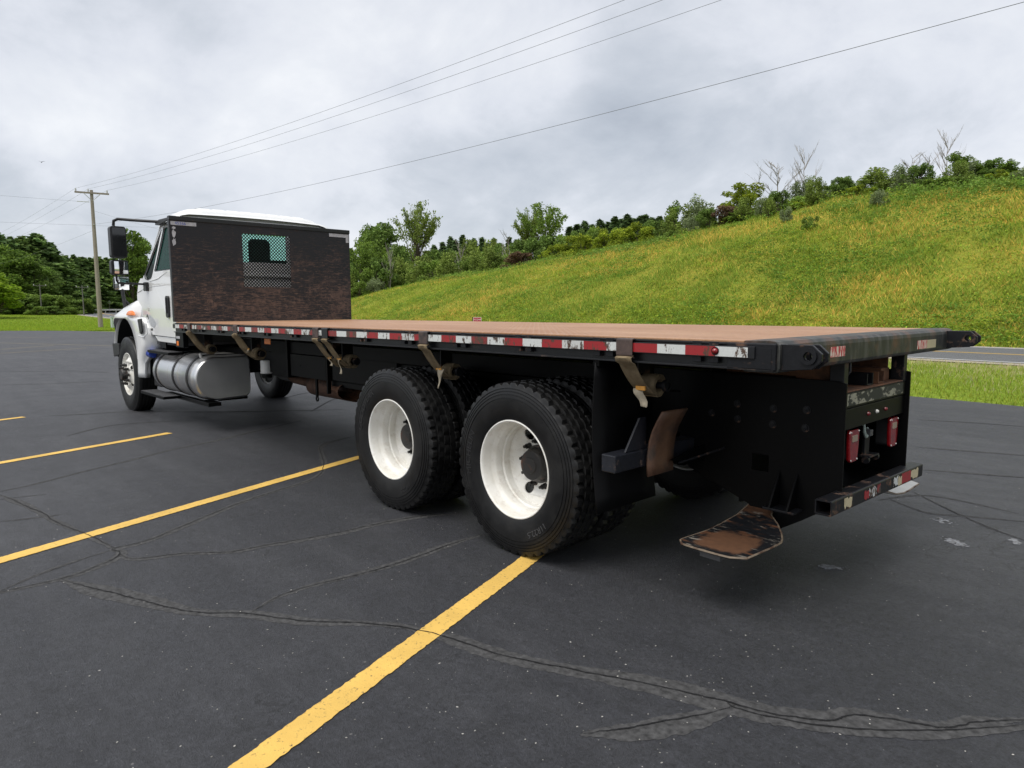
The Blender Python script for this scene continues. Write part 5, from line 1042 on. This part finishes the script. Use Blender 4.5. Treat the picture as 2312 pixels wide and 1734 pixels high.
# ---- winches under the left rail, each with its strap
def winch(x, y, z, r_):
    o = MB(); 
    for dx in (.062,):
        o.box(x+dx-.004, x+dx+.004, y-.05, y+.05, z-.03, 1.212)
    o.tube([(x-.085, y, z), (x+.09, y, z)], .017, 12); o.lathe([(.018, x-.09), (.031, x-.09), (.031, x-.07), (.018, x-.07)], 16, 'X', (0, y, z)); return o.build('strap_winch', M['blackwear'], truck, 40, 0)
def strap(x, zroll, r_, tail, label, tail_mat='straptail', twist=.0, w=.098, hookmat='rust', sx=0.0):
    yr = 1.0; winch(x-.01, yr, zroll, r_)
    o = wthing('cargo_strap', label, 'strap', (x, 1.2, 1.2), 'cargo straps on the left side rail')
    hk = MB(); pr_ = [(1.208, 1.332), (1.232, 1.330), (1.235, 1.322), (1.235, 1.25), (1.228, 1.236), (1.212, 1.232), (1.212, 1.238), (1.225, 1.241), (1.229, 1.253), (1.229, 1.318), (1.225, 1.3245), (1.208, 1.3255)]
    hk.plate(pr_, w*1.0, lambda a, b, t: (x-w/2+t, a, b)).build('flat_hook', M['hooksteel' if hookmat == 'rust' else hookmat], o, None, .002)
    # webbing from the hook loop inward to the roll
    p0 = Vector((x, 1.232, 1.236)); p3 = Vector((x-.005, yr+r_*.55, zroll-r_*.83)); path = [p0+Vector((0, -.010, .012)), p0+Vector((0, .012, 0)), p0+Vector((0, .004, -.022))]
    for i in range(1, 9):
        t = i/8; q = p0.lerp(p3, t); q.z -= .022*math.sin(PI*t); q.y += .004*math.sin(PI*t); path.append(q)
    rows = []
    for i, q in enumerate(path):
        t = i/(len(path)-1); a = twist*math.sin(PI*t); ww = w*.5*(1-.25*abs(twist)*math.sin(PI*t)); dv = Vector((math.cos(a), math.sin(a)*.8, -math.sin(a)*.5)); rows.append([q-dv*ww, q-dv*ww*.33+Vector((0, .003, 0)), q+dv*ww*.33+Vector((0, .003, 0)), q+dv*ww])
    b_ = MB().grid([[tuple(v) for v in r_w] for r_w in rows]).build('webbing', M['strap'], o, 50); b_.modifiers.new('solid', 'SOLIDIFY').thickness = .004
    # wound roll: spiral
    rows = []; n = 96
    for i in range(n+1):
        a = -PI*.33-2*PI*3.0*i/n; q = r_-.0085*(2*PI*3.0*i/n)/(2*PI)+.0012*math.sin(i*1.7); rows.append([(x+dx+.004*math.sin(i*.21), yr+q*math.cos(a), zroll+q*math.sin(a)) for dx in (-w/2, w/2)])
    b_ = MB().grid(rows).build('wound_roll', M['strap'], o, 50); b_.modifiers.new('solid', 'SOLIDIFY').thickness = .0055
    if tail:
        q = path[-2]; rows = []; rr_ = random.Random(int(x*100))
        for i in range(8):
            t = i/7; tw = .5*math.sin(t*2.5+x); ww = .026*(1-.25*t); c = Vector((x-.02+.018*math.sin(t*3+x*2), 1.115+.006*math.sin(t*7), 1.075-tail*t)); rows.append([tuple(c+Vector((-ww*math.cos(tw), -ww*math.sin(tw), rr_.uniform(-.003, .003)))), tuple(c+Vector((ww*math.cos(tw), ww*math.sin(tw), rr_.uniform(-.003, .003))))])
        b_ = MB().grid(rows).build('loose_tail', M[tail_mat], o, 50); b_.modifiers.new('solid', 'SOLIDIFY').thickness = .004
        MB().box(x-.045, x+.012, 1.108, 1.122, 1.066, 1.088).build('tie_band', M['tag'], o, None, .003)
strap(7.085, 1.02, .062, 0, 'thin tan strap nearest the cab, above the fuel tank', twist=1.1); strap(5.70, 1.028, .066, .03, 'tan strap just behind the fuel tank', twist=.7)
strap(3.98, 1.045, .058, .065, 'tan strap with a frayed forked tail, left one of the close pair'); strap(3.82, 1.048, .060, .125, 'tan strap with a long pale tail, right one of the close pair', hookmat='rail')
strap(2.455, 1.05, .060, .135, 'tan strap with orange band and pale tail above the front tandem tyre'); strap(.775, 1.085, .062, .09, 'wide frayed tan strap nearest the rear, behind the mud flap')
TB('side_reflector', 'amber', 5.16, 5.30, 1.10, 1.106, 1.145, 1.20, bevel=.004, label='orange reflector under the rail')
mb_ = TB('marker_bracket', 'black', 7.44, 7.72, 1.13, 1.19, 1.03, 1.2115, bevel=.004); box('label_plate', M['tapesilver'], mb_, 7.55, 7.69, 1.1905, 1.193, 1.135, 1.165, .001); box('reflector', M['amber'], mb_, 7.60, 7.67, 1.1905, 1.196, 1.05, 1.105, .002)
# ---- fuel tank (D section) with steps
TY, TZ, TR = .895, .655, .272
def dsec(r_, dy=0):
    p = [(TY+r_*math.cos(R(a)), TZ+r_*math.sin(R(a))) for a in range(-100, 101, 10)]
    c = r_*.40; yi = TY-.415+(.272-r_)
    p += [(yi+c*.25, TZ+r_*.99), (yi, TZ+r_*.80), (yi, TZ-r_*.62)]+[(yi+c*(1-math.cos(R(a))), TZ-r_*.99+c*(1-math.sin(R(a)))) for a in (30, 60)]
    return p
tk = MB(); stn = [(7.19, .225), (7.195, .252), (7.215, .266), (7.24, TR), (7.30, TR), (7.31, TR+.004), (7.33, TR+.004), (7.34, TR), (8.02, TR), (8.70, TR), (8.84, TR), (8.87, .262), (8.88, .24)]
tk.grid([[(x, a, b) for a, b in dsec(r_)] for x, r_ in stn], True); tank = tk.build('fuel_tank', M['alu'], truck, 40)
MB().plate(dsec(.247), .006, lambda a, b, t: (7.190-t, a, b)).build('end_cap', M['tankend'], tank, None, .002); MB().plate(dsec(.24), .004, lambda a, b, t: (8.88+t, a, b)).build('end_cap', M['tankend'], tank)
for x in (7.47, 8.00, 8.70):
    MB().grid([[(x+dx, a, b) for a, b in dsec(r_)] for dx, r_ in ((-.026, TR+.001), (-.026, TR+.008), (.026, TR+.008), (.026, TR+.001))], True).build('tank_strap', M['cabtrim'], tank, 40)
    TB('tank_bracket', 'black', x-.03, x+.03, .44, .80, .345, .38)
MB().tube([(7.42, 1.0, TZ+.25), (7.42, 1.01, TZ+.30)], .018, 10).build('vent_fitting', M['galv'], tank, 40)
def tread(nm, x0, x1, y0, y1, z, n):
    st_ = MB(); st_.box(x0, x1, y1-.010, y1, z-.034, z); st_.box(x0, x1, y0, y0+.010, z-.034, z); st_.box(x0, x0+.010, y0+.010, y1-.010, z-.034, z); st_.box(x1-.010, x1, y0+.010, y1-.010, z-.034, z); o = st_.build(nm, M['black'], truck, None, .002)
    for i in range(n):
        x = x0+.03+(x1-x0-.06)*i/(n-1); MB().box(x-.013, x+.013, y0+.010, y1-.010, z-.02, z+.004).build('grip_bar', M['tread'], o)
tread('step', 8.12, 9.02, .98, 1.17, .940, 14); tread('step', 8.20, 9.22, 1.02, 1.235, .365, 16)
TB('step_rail', 'black', 7.2, 8.8, .95, 1.02, .315, .365); TB('step_bracket', 'black', 7.1, 7.45, .9, 1.05, .33, .375); TB('step_bracket', 'black', 8.2, 8.26, .7, 1.1, .895, .930); TB('battery_box', 'cabtrim', 8.91, 9.20, .55, 1.06, .42, .88, bevel=.02)
MB().lathe([(.0005, 9.26), (.05, 9.255), (.060, 9.23), (.060, 9.03), (.0005, 9.03)], 18, 'X', (0, 1.09, .885)).build('filler_cap', M['blue'], truck, 40, 0, 'blue filler cap')
# ---- cab
XB = 8.12
def cy(z): return 1.095-.085*max(0, (z-1.95)/.65)
def cs(s_, off=0): return lambda a, b, t: (a, s_*(cy(b)+off-t), b)
win = [(8.505, 2.555), (8.70, 2.12), (8.755, 2.015), (8.735, 2.0), (8.04, 2.0), (8.03, 2.54)]
vent = [(8.598, 2.535), (8.64, 2.50), (9.21, 1.975), (9.17, 1.915), (9.04, 1.895), (8.90, 1.915), (8.84, 1.975)]
door_o = [(8.0, 1.13), (8.98, 1.145), (9.20, 1.28), (9.385, 1.42), (9.39, 1.80), (9.30, 1.925), (8.585, 2.60), (8.0, 2.60)]
for s_ in (1, -1):
    door = MB().plate(door_o, .03, cs(s_, .004), [win[::-1], vent[::-1]]).build('door', M['cab'], truck, None, .006)
    g_ = MB().plate(win, .004, cs(s_, -.012)).build('side_window', M['glass'], door); MB().plate(vent, .004, cs(s_, -.012)).build('vent_window', M['glass'], door)
    for poly, nm in ((win, 'window_seal'), (vent, 'window_seal')):
        cxp = sum(p[0] for p in poly)/len(poly); czp = sum(p[1] for p in poly)/len(poly); ins_ = [(cxp+(a-cxp)*.975, czp+(b-czp)*.975) for a, b in poly]
        MB().plate([(cxp+(a-cxp)*1.012, czp+(b-czp)*1.012) for a, b in poly], .006, cs(s_, .008), [ins_[::-1]]).build(nm, M['cabtrim'], door)
    for line in ([(9.16, 1.905), (8.95, 1.875), (8.60, 1.90), (8.22, 1.975)], [(9.62, 1.735), (9.36, 1.77), (9.0, 1.80), (8.35, 1.81)]):
        MB().tube([(a, s_*(cy(b)+.001), b) for a, b in line], [.003]+[.008]*(len(line)-2)+[.003], 8).build('door_crease', M['cab'], door, 60)
    MB().plate(rrect(8.17, 8.28, 1.385, 1.665, .04), .03, cs(s_, .028)).build('door_handle', M['cabtrim'], door, None, .008)
    MB().plate(rrect(8.195, 8.255, 1.44, 1.64, .02), .004, cs(s_, .0315)).build('handle_paddle', M['seal_dark'], door)
    # door sill, rear pillar, front cowl side
    MB().plate([(7.97, 1.05), (8.80, 1.06), (8.96, 1.138), (7.97, 1.125)], .05, cs(s_, -.01)).build('door_sill', M['cab'], truck, None, .01); TB('sill_step_bracket', 'black', 8.6, 8.85, min(s_*.8, s_*1.05), max(s_*.8, s_*1.05), .97, 1.058)
    MB().plate([(7.95, 1.13), (7.997, 1.13), (7.997, 2.60), (7.95, 2.60)], .03, cs(s_, 0)).build('rear_pillar', M['cab'], truck)
    MB().plate([(9.393, 1.05), (9.62, 1.05), (9.66, 1.70), (9.56, 1.87), (9.45, 1.93), (9.31, 1.925), (9.393, 1.80)], .06, cs(s_, -.004)).build('cowl_side', M['cab'], truck, None, .01)
    MB().tube([(9.34, s_*1.05, 1.93), (8.61, s_*1.005, 2.61)], .022, 10).build('windscreen_pillar', M['cab'], truck, 50)
    MB().plate(circ(9.17, 1.385, .042, 20), .006, cs(s_, .009)).build('emblem', M['grey'], door); MB().plate([(9.09, 1.43), (8.92, 1.38), (8.76, 1.305), (8.90, 1.24), (9.05, 1.27), (9.13, 1.33)], .002, cs(s_, .0055)).build('decal', M['silver'], door); MB().plate(rrect(8.96, 9.05, 1.205, 1.235, .005), .004, cs(s_, .008)).build('badge', M['grey'], door)
    MB().plate(rrect(9.07, 9.14, 1.475, 1.52, .012), .004, cs(s_, .008)).build('side_repeater', M['marker_white'], door)
# back wall with window
bw = [(1.09, 1.30), (-1.09, 1.30), (-1.09, 1.95), (-1.01, 2.60), (1.01, 2.60), (1.09, 1.95)]; bwin = [(.46, 2.13), (-.46, 2.13), (-.46, 2.55), (.46, 2.55)]
MB().plate(bw, .03, YZ(XB-.03), [bwin[::-1]]).build('cab_back', M['cab'], truck, None, .01); MB().plate(bwin, .004, YZ(XB-.02)).build('rear_window', M['glass2'], truck)
TB('cab_back_lower', 'cabtrim', XB-.02, XB, -1.05, 1.05, 1.05, 1.295)
for z in (1.93,): TB('back_rib', 'cab', XB-.045, XB-.0305, -.9, .9, z, z+.035, bevel=.006)
MB().grid([[(9.33, y, 1.93), (9.44, y*.98, 1.90)] for y in (-1.05, -.5, 0, .5, 1.05)]).build('cowl_top', M['cabtrim'], truck)
MB().grid([[(9.34+.1*(1-(y/1.05)**2), y*1.0, 1.93), (8.61+.06*(1-(y/1.05)**2), y*.957, 2.61)] for y in np.linspace(-1.05, 1.05, 9)]).build('windscreen', M['glass2'], truck, 60)
for y in (.5, -.5):
    TB('seat_back', 'seat', 8.16, 8.32, y-.26, y+.26, 1.6, 2.18, bevel=.05); TB('seat_cushion', 'seat', 8.1, 8.65, y-.26, y+.26, 1.45, 1.62, bevel=.05)
TB('centre_seat_back', 'seat', 8.16, 8.30, -.28, .02, 1.6, 2.46, bevel=.06)
TB('dashboard', 'seat', 9.05, 9.33, -1.02, 1.02, 1.6, 1.9, bevel=.04); TB('cab_floor', 'seat', XB, 9.4, -1.03, 1.03, 1.02, 1.06)
# roof with raised ribbed cap
rp = [(1.075, 2.592), (1.062, 2.635), (1.02, 2.668), (.98, 2.685)]
rows = []
for x, dz_, sh in ((7.92, -.02, .985), (7.94, 0, 1), (8.3, .01, 1), (8.58, .0, .99), (8.66, -.03, .975)):
    h_ = rp+[(y, 2.70+.02*(1-(y/.98)**2)) for y in np.linspace(.9, -.9, 13)]+[(-a, b) for a, b in rp[::-1]]; rows.append([(x, y*sh, z+dz_) for y, z in h_])
roof = MB().grid(rows).build('roof', M['cab'], truck, 45)
capy = [1.03, .985, .93, .86, .74]; capz = [2.655, 2.70, 2.735, 2.768, 2.788]; rib = []
ny = 57
for i in range(ny):
    y = .74-1.48*i/(ny-1); ph = (i % 7); rib.append((y, 2.790+.010*(1-(y/.74)**2)+(.0 if ph == 0 else .008)))
sec = list(zip(capy, capz))+rib+[(-a, b) for a, b in list(zip(capy, capz))[::-1]]
rows = []
for x, f_, sh in ((7.985, .0, .955), (7.99, .35, .965), (8.02, .72, .985), (8.08, .95, 1), (8.35, 1.0, 1), (8.65, .6, .98), (8.80, .1, .93)):
    rows.append([(x, y*sh, 2.65+(z-2.65)*f_ if z > 2.65 else z) for y, z in sec])
MB().grid(rows).build('roof_cap', M['cab'], roof, 50)
TB('roof_seal', 'roofgrey', 7.972, 7.986, -.90, .90, 2.672, 2.69, parent=roof, bevel=.003)
TB('roof_visor', 'cab', 8.62, 8.86, -.98, .98, 2.585, 2.615, bevel=.01)
# hood with fenders
def zf(x): return float(np.interp(x, [9.45, 9.64, 9.9, 10.2, 10.44, 10.6, 10.75, 10.95, 11.15], [1.70, 1.675, 1.625, 1.555, 1.475, 1.37, 1.26, 1.15, 1.05]))
def zh(x): return float(np.interp(x, [9.45, 9.9, 10.4, 10.9, 11.12, 11.18], [1.90, 1.86, 1.78, 1.66, 1.52, 1.30]))
def yo(x): return float(np.interp(x, [9.45, 9.7, 10.3, 10.6, 10.85, 11.05, 11.15], [1.112, 1.185, 1.215, 1.20, 1.12, 1.0, .9]))
rows = []
for x in np.concatenate([np.linspace(9.45, 10.5, 15), np.linspace(10.56, 11.18, 12)]):
    h_, f_, o_ = zh(x), min(zf(x), zh(x)-.05), yo(x); crease = min(1.398, f_-.03)
    half = [(o_, crease-.03), (o_+.004, crease), (o_-.004, crease+.02), (o_-.022, crease+(f_-crease)*.45), (o_-.07, crease+(f_-crease)*.78), (o_-.15, crease+(f_-crease)*.96), (o_-.24, f_+.004), (o_-.36, f_+(h_-f_)*.16), (.72, f_+(h_-f_)*.72), (.60, h_-.035), (.42, h_-.008), (.2, h_), (0, h_+.003)]
    rows.append([(x, y, z) for y, z in half]+[(x, -y, z) for y, z in half[-2::-1]])
hd = MB().grid(rows); hd.add(rows[0], [tuple(range(len(rows[0])))]); hood = hd.build('hood', M['cab'], truck, 55)
MB().box(11.13, 11.2, -.55, .55, .95, 1.5).build('grille', M['cabtrim'], hood, None, .02)
for s_ in (1, -1):
    # rear fender panel behind the wheel arch
    rows = []
    for z in np.concatenate([np.linspace(.535, .75, 4), np.linspace(.82, 1.385, 12)]):
        xa = 10.03-math.sqrt(max(.0, .615**2-max(0, z-.765)**2)) if z > .765 else 9.415+.035*(.765-z)/.23
        xa = min(xa, 9.99); xr = float(np.interp(z, [.535, .75, 1.0, 1.2, 1.385], [9.28, 9.25, 9.07, 9.05, 9.18])); yin = float(np.interp(z, [.535, .75, .9, 1.05, 1.1, 1.385], [1.13, 1.11, 1.0, .85, 1.03, 1.08]))
        o_ = 1.20; xm = min(xa-.03, xr+.15)
        rows.append([(xa+.01, s_*(o_-.07), z), (xa, s_*(o_-.005), z), (xa-.02, s_*(o_+.004), z), ((xa+xm)/2, s_*o_, z), (xm, s_*(o_-.002), z), (xr+.09, s_*(o_-.012), z), (xr+.03, s_*(o_-.04), z), (xr, s_*(o_-.11), z), (xr-.02, s_*(yin*.6+.44*1.1), z), (xr-.02, s_*yin, z)])
    fd = MB().grid(rows).build('fender', M['cab'], truck, 50); fd.modifiers.new('solid', 'SOLIDIFY').thickness = .008
    MB().plate([(9.25, 1.36), (9.08, 1.37), (9.06, 1.20), (9.10, 1.155), (9.18, 1.165)], .02, lambda a, b, t: (a, s_*(1.194+t), b)).build('fender_vent', M['cabtrim'], fd, None, .008)
    MB().tube([(9.30, s_*1.198, 1.13), (9.07, s_*1.19, 1.115), (9.0, s_*1.165, 1.16), (9.02, s_*1.165, 1.3)], .008, 6).build('vent_frame', M['cab'], fd, 60)
    # front strip of the arch and the dark liner
    rows = []
    for a in np.linspace(R(8), R(92), 14):
        x, z = 10.03+.615*math.cos(a)*1.0, .765+.615*math.sin(a); rows.append([(x-.004, s_*1.165, z), (x, s_*1.195, z), (x+.012, s_*1.205, z), (x+.05, s_*1.19, z+.01)])
    MB().grid(rows).build('arch_lip', M['cab'], fd, 60)
    rows = [[(10.03+.63*math.cos(a), s_*y, .765+.63*math.sin(a)) for y in (.55, 1.16)] for a in np.linspace(R(0), R(180), 24)]; MB().grid(rows).build('arch_liner', M['cabtrim'], fd, 60)
    MB().grid([[(10.03+r_*math.cos(a), s_*.56, .765+r_*math.sin(a)) for r_ in (.02, .63)] for a in np.linspace(R(-20), R(200), 24)]).build('arch_wall', M['cabtrim'], fd)
    # amber side marker on the fender
    mk = MB(); rows = []
    for i in range(7):
        t = i/6; rows.append([(9.63+.20*math.cos(a)*math.cos(t*PI/2)**.8 if t < 1 else 9.63, s_*(1.185+.045*math.sin(t*PI/2)), 1.413+.068*math.sin(a)*math.cos(t*PI/2)**.8 if t < 1 else 1.43) for a in np.linspace(0, PI, 14)])
    MB().grid(rows, True).build('side_marker', M['amber'], hood, 60)
    # mirrors
    mr = MB().plate(rrect(s_*1.428-.096, s_*1.428+.096, 2.180, 2.595, .035), .12, YZ(9.05)).build('mirror_housing', M['cabtrim'], truck, None, .02, 'main mirror housing')
    MB().plate(rrect(s_*1.422-.078, s_*1.422+.078, 2.205, 2.575, .02), .004, YZ(9.0455)).build('mirror_glass', M['glassdark'], mr)
    m2 = MB().plate(rrect(s_*1.432-.102, s_*1.432+.102, 1.955, 2.15, .03), .11, YZ(9.05)).build('mirror_housing', M['cabtrim'], truck, None, .02, 'small wide angle mirror housing')
    MB().grid([[(9.042-.004*(1-(2*i/6-1)**2)-.004*(1-(2*j/6-1)**2)+.004, s_*1.420-.080+.160*j/6, 1.972+.160*i/6) for j in range(7)] for i in range(7)]).build('mirror_glass', M['chrome'], m2, 60)
    m3 = MB().plate(rrect(s_*1.108-.105, s_*1.108+.105, 1.785, 1.992, .04), .05, YZ(10.36)).build('mirror_housing', M['cabtrim'], truck, None, .012, 'lower convex mirror housing')
    MB().grid([[(10.352-.010*(1-(2*i/6-1)**2)-.010*(1-(2*j/6-1)**2)+.008, s_*1.108-.096+.192*j/6, 1.794+.190*i/6) for j in range(7)] for i in range(7)]).build('mirror_glass', M['chrome'], m3, 60)
    MB().tube([(8.60, s_*1.06, 2.64), (8.85, s_*1.25, 2.665), (9.02, s_*1.43, 2.685), (9.08, s_*1.465, 2.665), (9.09, s_*1.47, 2.60)], .019, 10).build('mirror_arm', M['cabtrim'], truck, 50)
    MB().tube([(9.10, s_*1.47, 2.0), (9.10, s_*1.47, 1.88), (9.10, s_*1.455, 1.85), (9.12, s_*1.40, 1.845), (9.13, s_*1.12, 1.84)], .014, 8).build('mirror_arm', M['cabtrim'], truck, 50)
    MB().plate(rrect(9.02, 9.14, 1.745, 1.865, .02), .045, cs(s_, .045)).build('mirror_bracket', M['cabtrim'], truck, None, .008)
    MB().plate([(8.45, 2.585), (8.66, 2.60), (8.66, 2.64), (8.5, 2.66), (8.0, 2.65), (8.0, 2.625)], .06, lambda a, b, t: (a, s_*(1.08-t), b)).build('mirror_arm_mount', M['cabtrim'], truck, None, .01)
    MB().tube([(10.30, s_*1.09, 1.45), (10.37, s_*1.105, 1.80)], .026, 8).build('hood_mirror_stem', M['cabtrim'], truck, 50); MB().tube([(10.36, s_*1.10, 1.66), (10.30, s_*.97, 1.48)], .02, 8).build('hood_mirror_stem', M['cabtrim'], truck, 50)
    
MB().plate(rrect(-1.0, 1.0, .74, .985, .05), .12, YZ(11.10)).build('front_bumper', M['grey'], truck, None, .02)
for s_ in (1, -1): MB().plate([(10.74, .985), (10.35, .98), (10.35, .82), (10.70, .77)], .04, lambda a, b, t: (a, s_*(1.205-t), b)).build('bumper_end', M['cabtrim'], truck, None, .01)
